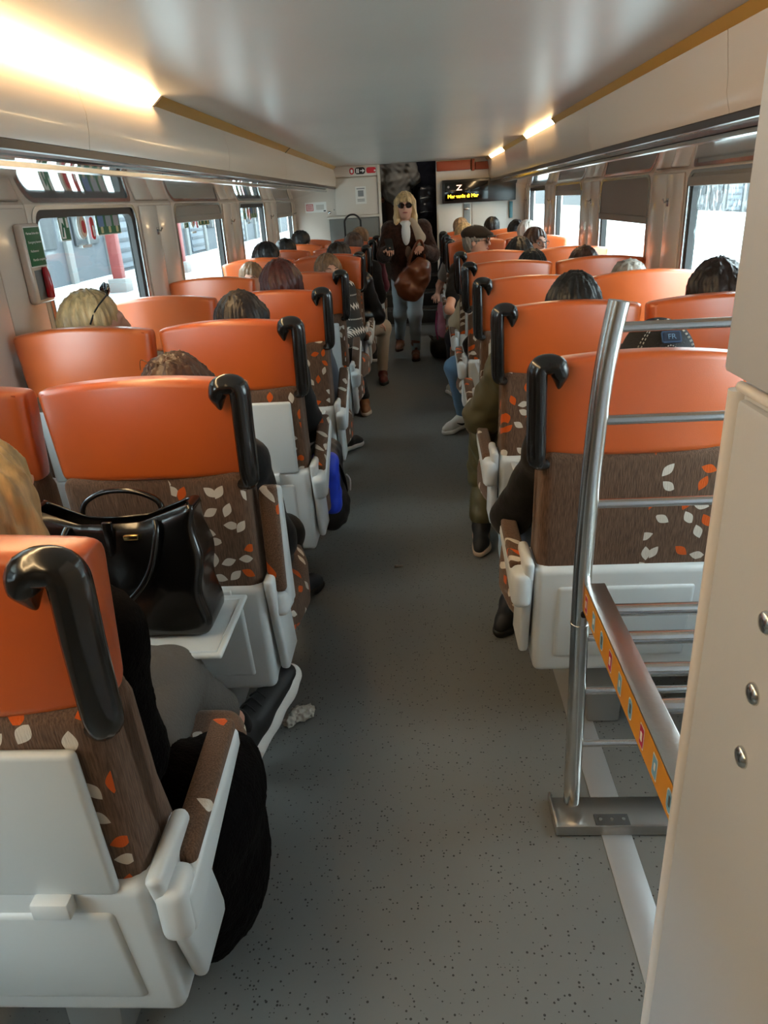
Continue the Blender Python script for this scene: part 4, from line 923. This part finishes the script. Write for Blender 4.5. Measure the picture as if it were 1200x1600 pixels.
    if gl:
        Rm = Euler((hpitch, 0, hyaw)).to_matrix(); h_ = Vector(j['head']); q = lambda *p: tuple(h_+Rm @ Vector(p))
        gr = empty('glasses', (0, 0, 0)); gr.parent = root
        for sx in (-1, 1):
            if gl == 'sun':
                n = 14; vs = [q(sx*.035+.033*math.cos(2*PI*i/n), .112-.10*(sx*.035+.033*math.cos(2*PI*i/n))**2*6, .002+.025*math.sin(2*PI*i/n)) for i in range(n)]; vs2 = [tuple(Vector(a)-Rm @ Vector((0, .005, 0))) for a in vs]
                obj('lens', mesh('lens', vs+vs2, [tuple(range(n)), tuple(range(2*n-1, n-1, -1))]+[(i, (i+1) % n, n+(i+1) % n, n+i) for i in range(n)], False, mat('dark_lens', (22, 12, 12), .08, coat=.5)), None, gr)
            else: tube('rim', [q(sx*.034+.025*math.cos(a), .110, .0+.021*math.sin(a)) for a in [2*PI*i/16 for i in range(17)]], .0018, M_DGREY, gr, 6)
            tube('temple_arm', [q(sx*.062, .105, .006), q(sx*.082, .05, .006), q(sx*.084, -.02, .0)], .0025, M_BLK, gr, 6)
        tube('bridge', [q(-.012, .113, .008), q(.012, .113, .008)], .003, M_BLK, gr, 6)
    return root, j, b, tp

# --- left side passengers
NX = rotz
p1, j1, _, _ = person('blonde passenger in black fur coat and grey trousers in the nearest left seat', LA, LY[0], 0, H_BLOND, FUR_B, FUR_G, (S_BLACK, SOLE_W), hz=1.25, hx=-.02, hyaw=-.2, style='long', length=.34, vox=.010, g=.028, sk=1.2, pe=.62, furry=.0025, pg=.028, topname='fur_coat',
   world=dict(hir=(-.62, 1.07, .54), knr=(-.62, 1.36, .54), anr=(-.548, 1.615, .205), tor=(-.44, 1.79, .25), knl=(-.80, 1.40, .52), anl=(-.80, 1.45, .11), tol=(-.80, 1.58, .045), elr=(-.555, .99, .66), wrr=(-.66, 1.16, .60), shr=(-.56, .98, .91), chest=(-.70, 1.00, .87)))
v = Vol((-.75, .85, 0.02), (-.30, 1.55, .72), .011); v.ell((-.48, 1.08, .32), (.098, .17, .25), .05).ell((-.44, 1.15, .25), (.06, .12, .17), .06).ell((-.56, 1.03, .50), (.10, .13, .11), .07).ell((-.465, 1.12, .43), (.105, .18, .10), .05).noise(.003, 1)
me = v.mesh('coat_skirt', FUR_B); o = obj('coat_skirt', me, None, p1); o.matrix_local = Matrix.Translation((-LA, -LY[0], 0))
v = Vol((-.8, 1.0, .3), (-.4, 1.7, .8), .010); v.ell((-.655, 1.27, .565), (.10, .13, .105), .03).cone((-.645, 1.33, .54), (-.615, 1.45, .40), .10, .078, .04).noise(.002, 1)
o = obj('trouser_leg', v.mesh('trouser_leg', FUR_G), None, p1); o.matrix_local = Matrix.Translation((-LA, -LY[0], 0))
def strand(parent, pts, m, r=.0012): tube('strand', pts, r, m, parent, 4, 4)
p2, j2, _, _ = person('passenger in black behind the handbag seat with black gloves', LA, LY[1], 0, H_BROWN, T_BLACK, T_BLACK, (mat('navy_sneaker', (34, 38, 46), .7), SOLE_B), skin=T_BLACK, hz=1.192, hx=.02, style='long', vox=.011,
   world=dict(knr=(-.50, 2.26, .50), hir=(-.60, 1.98, .56), anr=(-.56, 2.62, .12), tor=(-.47, 2.80, .05), elr=(-.46, 1.97, .62), wrr=(-.50, 2.14, .44)), curl=.7)
h3 = person('blonde passenger with sunglasses on her head by the first left window', LWX, LY[2], 0, H_BLOND, T_CREAM, T_NAVY, hz=1.285, hx=-.03, hyaw=-1.0, style='long', vox=.011)
Rm = Euler((0, 0, -1.0)).to_matrix(); hh = Vector(h3[1]['head']); q3 = lambda *p: tuple(hh+Rm @ Vector(p))
sg3 = empty('sunglasses', (LWX, LY[2], 0)); tag(sg3, 'dark sunglasses pushed up on blonde hair by the window', 'sunglasses')
for sx in (-1, 1):
    tube('lens', [q3(sx*.012, .062, .128), q3(sx*.034, .062, .127), q3(sx*.06, .05, .114)], [(.006, .018), (.007, .022), (.006, .016)], mat('dark_lens', (22, 12, 12), .08), sg3, 8, 3); tube('temple_arm', [q3(sx*.066, .045, .105), q3(sx*.098, -.01, .06), q3(sx*.1, -.04, .01)], .003, M_BLK, sg3, 6, 3)
p3 = person('dark-haired passenger seated in front of the blue backpack', LA, LY[2], 0, H_DARK, T_BLACK, T_BLACK, hz=1.252, hx=.0, style='long', vox=.012)
p4 = person('passenger with long dark red hair and slate sleeve', LA, LY[3], 0, H_RED, T_SLATE, T_BLACK, (S_BLACK, SOLE_W), hz=1.30, style='long', vox=.012, world=dict(elr=(-.50, 3.98, .60), shr=(-.55, 3.76, .93), wrr=(-.58, 4.16, .58), anr=(-.53, 4.62, .12), tor=(-.43, 4.78, .05), knr=(-.56, 4.2, .54)))
p6 = person('woman in patterned charcoal jumper peeking over the seat', LA, L6Y-.10, PI, H_LBROWN, T_NORDIC, T_BLACK, (S_BROWN, SOLE_T), hz=1.205, hx=-.03, hyaw=.45, style='long', length=.2, face=True, vox=.009, topname='jumper',
   world=dict(ell=(-.47, 5.42, .66), shl=(-.55, 5.58, .95), wrl=(-.53, 5.20, .62), anl=(-.47, 5.66, .12), tol=(-.45, 5.50, .05), knl=(-.50, 5.22, .53)))
p6w = person('fair-haired passenger by the second left window facing the camera', LWX, L6Y-.10, PI, H_LBROWN, T_GREY, T_NAVY, hz=1.175, style='short', vox=.014, face=True)
p7 = person('passenger in shiny black leather jacket with beige trousers in the aisle', LA, L6Y+.02, 0, H_DARK, T_LEATH, T_BEIGE, (S_DRED, SOLE_B), hz=1.25, hx=.06, hyaw=-.8, vox=.010, g=.026, world=dict(elr=(-.37, 6.42, .63), shr=(-.47, 6.30, .93), wrr=(-.52, 6.28, .66), knr=(-.33, 6.62, .50), hir=(-.55, 6.32, .55), anr=(-.36, 6.66, .12), tor=(-.35, 6.50, .05), wrl=(-.42, 6.50, .56), ell=(-.70, 6.40, .62)))
far_l = [('passenger with brown hair over the next left aisle seat', LA+.1, L6Y+.93, H_BROWN, T_BLACK, 1.285, 'short'), ('passenger with fair swept-back hair in the far left aisle seat', LA+.10, L6Y+1.85, H_LBROWN, T_BURG, 1.30, 'short'), ('passenger with navy hood near the left end seats', LA-.1, L6Y+1.85, H_BLACK, T_NAVY, 1.27, 'short'),
         ('black-haired passenger with pale face by the third left window', LWX+.02, L6Y+.02, H_BLACK, T_BLACK, 1.285, 'long'), ('passenger with black hair by the farthest left window', LWX+.03, L6Y+1.85, H_BLACK, T_NAVY, 1.30, 'short'), ('passenger with dark navy hair by the left window ahead', LWX+.02, L6Y+.93, H_BLACK, T_NAVY, 1.265, 'short')]
for i, (lb, x, y, h_, t_, z_, sty) in enumerate(far_l):
    if i == 2: continue
    person(lb, x, y, 0, h_, t_, T_NAVY, hz=z_, hyaw=-.9 if i == 3 else -.15*i, style=sty, vox=.015, hands=i < 2)
# --- right side passengers
pc = person('passenger in black stitched cap and black sleeve behind the luggage rack', RA, RY[0], 0, None, T_BLACK, T_LJEAN, (S_BLACK, SOLE_B), hz=1.205, hx=.10, vox=.010, world=dict(ell=(.268, 2.10, .61), shl=(.36, 1.95, .88), wrl=(.36, 2.28, .60), knl=(.32, 2.40, .50), hil=(.42, 2.05, .545), anl=(.33, 2.50, .12), tol=(.29, 2.40, .05)))
jc = pc[1]
o = obj('hair', hair_mesh('short', jc['head'], 0, H_DARK, .97, .009), None, pc[0])
hd = Vector(jc['head'])+Vector((RA, RY[0], 0))
cap = empty('cap', hd); tag(cap, 'black baseball cap with white stitching and letter patch', 'cap')
M_CAP = mat('black_twill', (24, 24, 27), .75, bump=.6, bscale=260); M_STI = mat('white_stitch', (206, 204, 198), .8)
def dome(a, e, k=1.0): return (.096*k*math.cos(e)*math.sin(a), -.018-.116*k*math.cos(e)*math.cos(a), .03+.108*k*math.sin(e))
v = Vol((-.16, -.16, -.05), (.16, .24, .17), .006); v.ell((0, -.018, .03), (.095, .115, .107), 0).box((0, 0, -.03), (.2, .2, .045), 0, .004, 's').ell((0, -.018, .02), (.088, .108, .098), .002, 's').ell((0, -.13, .012), (.045, .05, .032), .004, 's')
obj('crown', v.mesh('crown', M_CAP), None, cap)
v = Vol((-.12, .02, -.02), (.12, .24, .09), .005); v.ell((0, .10, .032), (.085, .095, .012), 0); obj('brim', v.mesh('brim', M_CAP), None, cap)
def dashes(name, pts):
    bm_v, bm_f = [], []
    for a, b in zip(pts[::2], pts[1::2]):
        vs, fs = sweep([a, b], .0014, 5); o0 = len(bm_v); bm_v += vs; bm_f += [tuple(i+o0 for i in f) for f in fs]
    return obj(name, mesh(name, bm_v, bm_f, m=M_STI), None, cap)
for a0 in (-1.05, -.93, 1.05, .93): dashes('stitching', [dome(a0*(1-.35*(e/1.4)), e) for e in [.02+1.35*i/27 for i in range(28)]])
dashes('stitching', [dome(-.45+.9*i/25, .10+.42*math.sin(PI*i/25)) for i in range(26)])
dashes('stitching', [dome(-.40+.8*i/25, .06+.40*math.sin(PI*i/25)) for i in range(26)])
lab = plate('patch', .05, .032, mat('patch_blue', (52, 74, 104), .6), cap, dome(0.05, .72, 1.0), 0, .005, .004); lab.rotation_euler = (-.62, 0, .05); plate('patch_field', .042, .025, mat('patch_dark', (24, 34, 56), .6), lab, (0, -.0045, 0), 0, .003, .001)
text('letters', 'FR', .02, mat('patch_letter', (110, 140, 168), .6), lab, (0, -.006, -.007), (PI/2, 0, 0), .0006, 'CENTER')
dashes('stitching', [dome(1.2*(i-14)/14, .03) for i in range(28)])
p = person('dark-haired passenger in olive puffer jacket leaning into the aisle', RA+.03, RY[1], 0, H_BLACK, T_OLIVE, T_OLIVE, (S_BLACK, SOLE_T), hz=1.252, hx=.03, style='long', length=.2, vox=.010, g=.04, pg=.022, world=dict(shl=(.36, 2.93, .89), ell=(.265, 3.06, .67), wrl=(.345, 3.24, .60), hil=(.44, 2.95, .55), knl=(.31, 3.30, .47), anl=(.262, 3.16, .15), tol=(.245, 3.02, .05)))
v = Vol((.16, 2.7, .15), (.52, 3.5, .8), .012); v.cone((.29, 3.18, .55), (.285, 3.24, .32), .075, .085, .05).ell((.30, 3.16, .55), (.075, .12, .12), .05).wrinkle(.009, (40, 40, 40)); o = obj('jacket_hem', v.mesh('jacket_hem', T_OLIVE), None, p[0]); o.matrix_local = Matrix.Translation((-(RA+.03), -RY[1], 0))
person('dark brown-haired passenger by the nearest right window', RWX-.01, RY[1], 0, H_DARK, T_BLACK, T_NAVY, hz=1.275, hx=.06, style='long', vox=.012)
person('grey-haired passenger whose hair tip shows by the right window', RWX-.03, RY[2], 0, H_GREY, T_GREY, T_NAVY, hz=1.205, vox=.014)
person('brown-haired passenger by the window in the fourth right row', RWX-.06, RY[3], 0, H_BROWN, T_NAVY, T_NAVY, hz=1.218, vox=.014)
pj = person('passenger in blue jeans and white sneakers with a leg in the aisle', RA+.12, RY[3], 0, H_BLACK, T_BLACK, T_JEAN, (S_WHITE, SOLE_W), hz=1.215, hx=.05, vox=.010, world=dict(knl=(.225, 4.83, .50), hil=(.48, 4.75, .55), anl=(.285, 5.02, .13), tol=(.16, 4.93, .05), ell=(.34, 4.72, .66), wrl=(.45, 4.95, .6)))
person('black-haired passenger in cream jacket over the fifth right seat', RA+.16, RY[4], 0, H_BLACK, T_CREAM, T_NAVY, (S_WHITE, SOLE_W), hz=1.245, hx=.05, style='long', vox=.012, g=.03, world=dict(shl=(.42, 5.62, .9), ell=(.30, 5.72, .64), wrl=(.33, 5.92, .58), knl=(.27, 5.95, .50), hil=(.5, 5.68, .55), anl=(.27, 5.98, .12), tol=(.25, 6.1, .05)))
pf = person('man in dark flat cap and sunglasses seen from the side', RA, R6Y-.05, PI, H_GREY, T_BLACK, T_NAVY, (S_WHITE, SOLE_W), hz=1.30, hx=.02, hyaw=1.25, vox=.009, gl='sun', short_sleeve=True, topname='t_shirt', world=dict(shr=(.36, 6.68, .95), elr=(.255, 6.40, .66), wrr=(.36, 6.22, .60)))
hf = pf[1]['head']; hf = Vector(rotz(hf, PI))+Vector((RA, R6Y-.05, 0))
fc = empty('flat_cap', hf, PI+1.25); tag(fc, 'dark brown flat cap worn by the man in sunglasses', 'cap')
v = Vol((-.14, -.18, -.02), (.14, .2, .19), .007); v.ell((0, -.012, .062), (.098, .125, .068), .02).ell((0, .10, .050), (.07, .05, .025), .03).box((0, 0, -.06), (.3, .3, .085), 0, .004, 's'); obj('crown', v.mesh('crown', cloth('flat_cap_wool', (52, 42, 34))), None, fc)
v = Vol((-.12, .03, -.02), (.12, .2, .09), .006); v.ell((0, .125, .036), (.072, .055, .008), 0); obj('brim', v.mesh('brim', MATS['flat_cap_wool']), None, fc)
person('dark-haired woman in round glasses by the right window', RWX-.05, R6Y-.05, PI, H_BROWN, T_BURG, T_NAVY, hz=1.26, hx=.0, hyaw=.5, style='long', face=True, vox=.010, gl='round')
far_r = [('white-haired passenger by the far right window', RWX-.04, R6Y+.06, 0, H_WHITE, T_GREY, 1.30, 'short'), ('passenger with black hair in the second window row from the far right end', RWX-.03, R6Y+.93, 0, H_BLACK, T_BLACK, 1.28, 'short'), ('black curly-haired passenger in front of the end partition', RWX-.2, R6Y+1.80, 0, H_BLACK, T_NAVY, 1.30, 'short'),
         ('fair-fringed passenger in grey t-shirt in the far right aisle seats', RA-.03, R6Y+.93, 0, H_BLOND, T_TEE, 1.28, 'fringe'), ('ash-brown-haired passenger in the last right aisle seat', RA-.02, R6Y+1.80, 0, H_ASH, T_NAVY, 1.31, 'short')]
for i, (lb, x, y, rz, h_, t_, z_, sty) in enumerate(far_r):
    person(lb, x, y, rz, h_, t_, T_NAVY, hz=z_, style=sty, vox=.015 if i < 3 else .011, hands=i > 2, world=dict(ell=(.23, 8.28, .66), shl=(.36, 8.2, .95), wrl=(.2, 8.05, .6)) if i == 3 else None, short_sleeve=i == 3)

# --- walking woman in the aisle
def W(x0, y0, rz, d): return {k: rotz((p[0]-x0, p[1]-y0, p[2]), -rz) for k, p in d.items()}
ww = dict(pelvis=(-.10, 7.67, .86), belly=(-.10, 7.66, 1.0), chest=(-.10, 7.655, 1.17), neck=(-.103, 7.64, 1.345), head=(-.105, 7.615, 1.495),
          shl=(.055, 7.66, 1.275), shr=(-.262, 7.66, 1.275), ell=(.15, 7.61, 1.03), elr=(-.335, 7.60, 1.05), wrl=(.055, 7.43, 1.09), wrr=(-.285, 7.40, 1.10),
          hil=(-.02, 7.67, .84), hir=(-.185, 7.67, .84), knl=(-.045, 7.56, .47), knr=(-.195, 7.64, .46), anl=(-.052, 7.66, .105), anr=(-.22, 7.96, .17), tol=(-.06, 7.48, .045), tor=(-.24, 7.82, .10))
wm = person('blonde woman in brown fur coat and sunglasses walking down the aisle', -.105, 7.65, PI, H_BLOND, FUR_BR, cloth('pale_jeans', (150, 158, 162), b=.3, sc_=200), (S_BOOT, mat('boot_heel', (60, 34, 22), .6)), J=W(-.105, 7.65, PI, ww), style='front', length=.30, gl='sun', vox=.008, g=.028, furry=.003, topname='fur_coat', group='people standing', curl=.75, palm=(0, .2, -1), pg=.014)
def wpart(name, vol, m, root, x0, y0):
    o = obj(name, vol.mesh(name, m), None, root); rz = root.rotation_euler.z; o.matrix_local = Matrix.Rotation(-rz, 4, 'Z') @ Matrix.Translation((-x0, -y0, 0)); return o
M_SHIRT = cloth('white_shirt', (226, 222, 216), b=.2); M_SCARF = cloth('beige_scarf', (178, 160, 140)); M_TANK = cloth('tan_knit', (120, 98, 84))
wpart('shirt', Vol((-.25, 7.4, .9), (.05, 7.7, 1.45), .008).ell((-.105, 7.545, 1.235), (.048, .055, .115), .02).ell((-.102, 7.60, 1.335), (.066, .055, .03), .03), M_SHIRT, wm[0], -.105, 7.65)
wpart('scarf', Vol((-.15, 7.4, 1.0), (.15, 7.75, 1.45), .009).cone((-.04, 7.60, 1.345), (.035, 7.53, 1.20), .04, .05, .03).cone((.035, 7.53, 1.20), (.02, 7.50, 1.12), .045, .02, .02), M_SCARF, wm[0], -.105, 7.65)
wpart('knit_top', Vol((-.25, 7.4, .75), (.05, 7.7, 1.2), .009).ell((-.09, 7.545, 1.03), (.05, .045, .13), .02), M_TANK, wm[0], -.105, 7.65)
for nm in ('boot_shaft',):
    wpart(nm, Vol((-.35, 7.3, 0), (.1, 8.1, .45), .009).cone((-.052, 7.66, .10), (-.05, 7.63, .20), .047, .053, .02).cone((-.22, 7.96, .16), (-.213, 7.88, .25), .047, .053, .02), S_BOOT, wm[0], -.105, 7.65)
ph = empty('phone', (-.262, 7.318, 1.135)); tag(ph, 'dark smartphone in the walking woman\'s hand', 'phone')
b = boxo('case', (-.036, -.03, -.005), (.036, .10, .006), M_BLK, ph, .004); ph.rotation_euler = (.9, 0, .25); boxo('camera_glass', (-.02, .06, -.008), (.02, .09, -.004), M_GREYP, ph, .002)
hb = empty('shoulder_bag', (-.05, 7.44, .60)); tag(hb, 'slouchy brown leather bag carried by the walking woman', 'bag')
M_BAG = mat('brown_leather', (122, 66, 40), .35, coat=.2, bump=.3, bscale=30)
def wloc(o, r): o.matrix_local = Matrix.Translation(-Vector(r.location)); return o
v = Vol((-.32, 7.2, .5), (.24, 7.62, 1.15), .009); v.ell((-.075, 7.41, .775), (.145, .085, .165), .06).ell((.055, 7.42, .89), (.075, .07, .13), .07).ell((-.15, 7.41, .79), (.075, .07, .085), .05).cone((-.04, 7.41, .92), (.005, 7.42, 1.0), .075, .03, .05)
v.cone((-.18, 7.33, .93), (.02, 7.31, .74), .035, .025, .05, 's').wrinkle(.008, (30, 30, 36), 2.).wrinkle(.004, (70, 50, 60), 1.)
wloc(obj('bag_body', v.mesh('bag_body', M_BAG), None, hb), hb)
wloc(tube('strap', [(-.12, 7.38, .86), (-.075, 7.37, 1.0), (-.02, 7.37, 1.13), (.025, 7.375, 1.185), (.055, 7.39, 1.15), (.065, 7.40, 1.05), (.075, 7.41, .95)], [(.012, .009)]*7, M_BAG, None, 8, 5), hb).parent = hb
wloc(tube('strap', [(-.13, 7.46, .87), (-.08, 7.45, 1.02), (-.02, 7.44, 1.14), (.02, 7.44, 1.18), (.05, 7.45, 1.13), (.07, 7.46, .98)], [(.012, .009)]*6, M_BAG, None, 8, 5), hb).parent = hb
for o in list(hb.children): wloc(o, hb)
# --- people on the stairs beyond the doorway
SB = .76
stn = dict(pelvis=(0, 0, .88), belly=(0, .0, 1.02), chest=(0, .0, 1.22), neck=(0, .0, 1.40), head=(0, .02, 1.54), shl=(-.18, 0, 1.33), shr=(.18, 0, 1.33), ell=(-.24, .0, 1.07), elr=(.25, -.02, 1.05), wrl=(-.22, .14, .90), wrr=(.17, .18, .98), hil=(-.09, 0, .86), hir=(.09, 0, .86), knl=(-.095, .02, .48), knr=(.095, .03, .48), anl=(-.10, 0, .10), anr=(.10, 0, .10), tol=(-.11, .15, .045), tor=(.11, .15, .045))
up = {k: (p[0], p[1], p[2]+SB) for k, p in stn.items()}
person('standing person in pale grey jacket on the stairs beyond the doorway', -.26, 11.0, 0, H_DARK, mat('pale_jacket', (150, 152, 152), .6, bump=.3, bscale=12), mat('brown_trousers', (66, 48, 42), .8), J=up, g=.04, vox=.013, group='people standing')
pb = person('standing person in dark clothes on the stairs beside the grey jacket', .15, 11.5, 0, H_BLACK, T_NAVY, T_BLACK, J=up, g=.03, vox=.013, group='people standing')
bg2 = empty('rucksack', (.14, 11.05, 1.25)); tag(bg2, 'dark rucksack with silver glints on the stairs', 'bag')
v = Vol((-.2, -.15, -.05), (.2, .2, .55), .012); v.box((0, 0, .24), (.13, .09, .22), .07, .03).ell((0, -.08, .14), (.1, .05, .1), .03).wrinkle(.006); obj('bag_body', v.mesh('bag_body', mat('dark_shiny_nylon', (40, 44, 54), .3)), None, bg2)
for z in (.12, .3): tube('zip', [(-.08, -.135+.03*(z > .2), z), (0, -.142+.03*(z > .2), z+.01), (.08, -.135+.03*(z > .2), z)], .004, M_ALU, bg2, 6, 3)

# ------------------------------------------------------------------ bags and litter
tb = empty('tote_bag', (-.735, 1.525, .6075)); tag(tb, 'glossy black leather tote bag standing on a lowered tray', 'bag')
M_TOTE = mat('glossy_black_leather', (11, 12, 14), .22, spec=.6, bump=.08, bscale=40, coat=.2)
v = Vol((-.27, -.14, -.02), (.27, .14, .40), .0065); v.box((0, 0, .15), (.205, .078, .15), .022, .0).box((0, 0, .36), (.178, .05, .12), .01, .004, 's')
me = v.mesh('bag_body', M_TOTE); co = np.zeros(len(me.vertices)*3, np.float32); me.vertices.foreach_get('co', co); co = co.reshape(-1, 3)
t = np.clip(co[:, 2]/.3, 0, 1); xx = co[:, 0]/.2
co[:, 2] += t*(.055*np.clip(np.abs(xx)-.35, 0, 1)**1.2*1.4-.012) ; co[:, 0] *= 1+.02*t-.04*t*t; co[:, 1] *= 1-.62*t*(1-.2*np.abs(xx))+.12*np.sin(t*PI)
co[:, 1] += .008*np.sin(xx*4+t*5)*t; co[:, 0] += .006*np.sin(co[:, 2]*40)*np.abs(xx)
me.vertices.foreach_set('co', co.ravel()); me.update(); obj('bag_body', me, None, tb)
tube('handle', [(-.10, -.040, .285), (-.105, -.062, .26), (-.095, -.085, .18), (-.05, -.098, .125), (0, -.10, .11), (.05, -.098, .13), (.095, -.082, .19), (.115, -.055, .27), (.11, -.036, .295)], [(.0075, .006)]*9, M_TOTE, tb, 8, 5)
tube('handle', [(-.10, .04, .27), (-.09, .05, .31), (-.04, .055, .335), (.03, .055, .335), (.09, .05, .31), (.10, .04, .27)], [(.0075, .006)]*6, M_TOTE, tb, 8, 5)
for sx in (-1, 1): tube('side_seam', [(sx*.186, -.05, .02), (sx*.196, -.05, .12), (sx*.194, -.038, .22), (sx*.188, -.022, .335)], .0032, M_TOTE, tb, 6, 5)
boxo('closure_strap', (-.012, -.052, .21), (.012, -.040, .30), M_TOTE, tb, .004); boxo('clasp', (.035, -.056, .255), (.07, -.046, .268), mat('gold_clasp', (206, 180, 120), .25, metal=1.), tb, .003)
bp = empty('backpack', (-.44, 2.98, .24)); tag(bp, 'black backpack with bright blue pocket hanging over the aisle', 'bag')
v = Vol((-.16, -.25, -.05), (.16, .25, .42), .009); v.box((0, 0, .17), (.07, .15, .18), .06, .02).ell((.03, -.03, .07), (.07, .12, .09), .04).wrinkle(.006, (50, 50, 50)); obj('bag_body', v.mesh('bag_body', mat('black_nylon', (18, 18, 20), .5, bump=.3, bscale=30)), None, bp)
v = Vol((-.2, -.3, -.05), (.16, .25, .42), .008); v.box((.015, -.115, .21), (.062, .05, .14), .04, .02).wrinkle(.005, (60, 60, 60)); obj('blue_pocket', v.mesh('blue_pocket', mat('bright_blue_nylon', (28, 62, 200), .5, bump=.3, bscale=30)), None, bp)
tube('strap', [(.03, -.05, .33), (.07, -.02, .25), (.08, .05, .12), (.05, .1, .02)], [(.014, .005)]*4, M_BLK, bp, 8, 4); tube('zip_cord', [(.09, .02, .20), (.10, .06, .16), (.095, .08, .10)], .004, M_SWHT, bp, 6, 3)
pk = empty('pink_bag', (.235, 7.42, .22)); tag(pk, 'pink bag held at the right edge of the aisle', 'bag')
v = Vol((-.15, -.2, -.05), (.15, .2, .5), .01); v.box((0, 0, .2), (.055, .11, .17), .05, .02).wrinkle(.008, (40, 40, 40)); obj('bag_body', v.mesh('bag_body', mat('pink_cloth', (190, 124, 146), .7)), None, pk); tube('strap', [(-.06, -.06, .3), (-.075, -.08, .15), (-.06, -.07, .02)], [(.012, .004)]*3, mat('magenta_strap', (150, 50, 96), .7), pk, 8, 4)
bb = empty('duffel_bag', (.22, 7.72, 0)); tag(bb, 'black soft bag lying on the floor at the right of the aisle', 'bag')
v = Vol((-.2, -.25, -.02), (.2, .25, .3), .011); v.box((0, 0, .10), (.12, .17, .10), .08, .03).wrinkle(.008, (40, 40, 40)); obj('bag_body', v.mesh('bag_body', MATS['black_nylon']), None, bb); tube('strap', [(-.08, -.1, .18), (-.12, 0, .22), (-.08, .1, .18)], [(.012, .004)]*3, M_BLK, bb, 8, 4)
su = empty('suitcase', (-.79, 9.58, 0)); tag(su, 'dark suitcase with raised black loop handle at the left end wall', 'suitcase')
boxo('case', (-.19, -.1, .05), (.19, .1, .78), M_BLK, su, .03, 3); tube('pull_handle', [(-.10, 0, .76), (-.10, 0, 1.28), (-.09, 0, 1.36), (-.045, 0, 1.405), (.0, 0, 1.415), (.045, 0, 1.405), (.09, 0, 1.36), (.10, 0, 1.28), (.10, 0, .76)], .011, M_BLK, su, 8, 4)
for sx in (-.14, .14): lathe('wheel', [(.02, -.015), (.028, 0), (.02, .015)], M_RUB, su, 10, (sx, 0, .028), (0, PI/2, 0))
ts = Vol((-.08, -.06, -.005), (.08, .06, .05), .004); ts.cone((-.04, -.01, .006), (.0, .01, .012), .016, .02, .01).cone((0, .01, .012), (.045, .012, .01), .02, .015, .01).ell((.02, -.01, .01), (.03, .015, .012), .01).noise(.006, 2)
tag(obj('tissue', ts.mesh('tissue', mat('tissue_paper', (190, 184, 174), .9)), None, None, (-.44, 1.885, .004)), 'crumpled white tissue on the floor by the black sneaker', 'tissue').rotation_euler = (0, 0, .5)
sp_ = Vol((-.03, -.03, -.004), (.03, .03, .02), .0035); sp_.cone((-.015, 0, .003), (.015, .004, .003), .006, .005, .004).ell((0, .006, .003), (.012, .006, .004), .004).noise(.003, 2)
tag(obj('plastic_scrap', sp_.mesh('plastic_scrap', mat('clear_scrap', (150, 146, 138), .3)), None, None, (-.135, 2.93, .003)), 'small pale plastic scrap in the middle of the aisle', 'scrap')
# dark hair strands above the handbag seat, lettering on the nearest sneaker, swoosh-like mark on the white sneaker
for k_, (a, b_) in enumerate(((-.03, .0), (.01, .04), (-.05, -.03))): o = tube('strand', [(a, .20, 1.175), ((a+b_)/2, .19, 1.196+.004*k_), (b_+.02, .18, 1.19)], .0011, H_BROWN, p2, 4, 4)

fw, sd, upn, cf = shoe_frame(j1['anr'], j1['tor'], 1.2)
mx = Matrix(((fw.x, upn.x, sd.x, 0), (fw.y, upn.y, sd.y, 0), (fw.z, upn.z, sd.z, 0), (0, 0, 0, 1)))
cf_s = [cf(-.01, 0, .05)]
tx = text('lettering', 'new balance', .020, M_SWHT, p1, (0, 0, 0), (0, 0, 0), .0012); tx.matrix_local = Matrix.Translation(cf(-.035, .0372, .022)) @ mx
for i in range(3): tube('pull_loop', [cf(.03+.02*i, -.02, .062), cf(.045+.02*i, .0, .082-.006*i), cf(.04+.02*i, .025, .06)], .003, M_BLK, p1, 6, 3)
jn = pj[1]; fw, sd, upn, cf = shoe_frame(jn['anl'], jn['tol'])
for sg_ in (-1, 1): tube('side_mark', [cf(.09, sg_*.036, .035), cf(.05, sg_*.042, .012), cf(.02, sg_*.041, .014), cf(-.03, sg_*.040, .034)], [(.001, .002), (.003, .009), (.003, .006), (.001, .002)], M_BLK, pj[0], 6, 4)
v = Vol(Vector(j1['anr'])-Vector((.12, .12, .14)), Vector(j1['anr'])+Vector((.12, .12, .14)), .007)
kk = Vector(j1['knr']).lerp(Vector(j1['anr']), .93); v.cone(cf_s[0], tuple(kk), .042, .039, .01); obj('sock', v.mesh('sock', T_BLACK), None, p1)
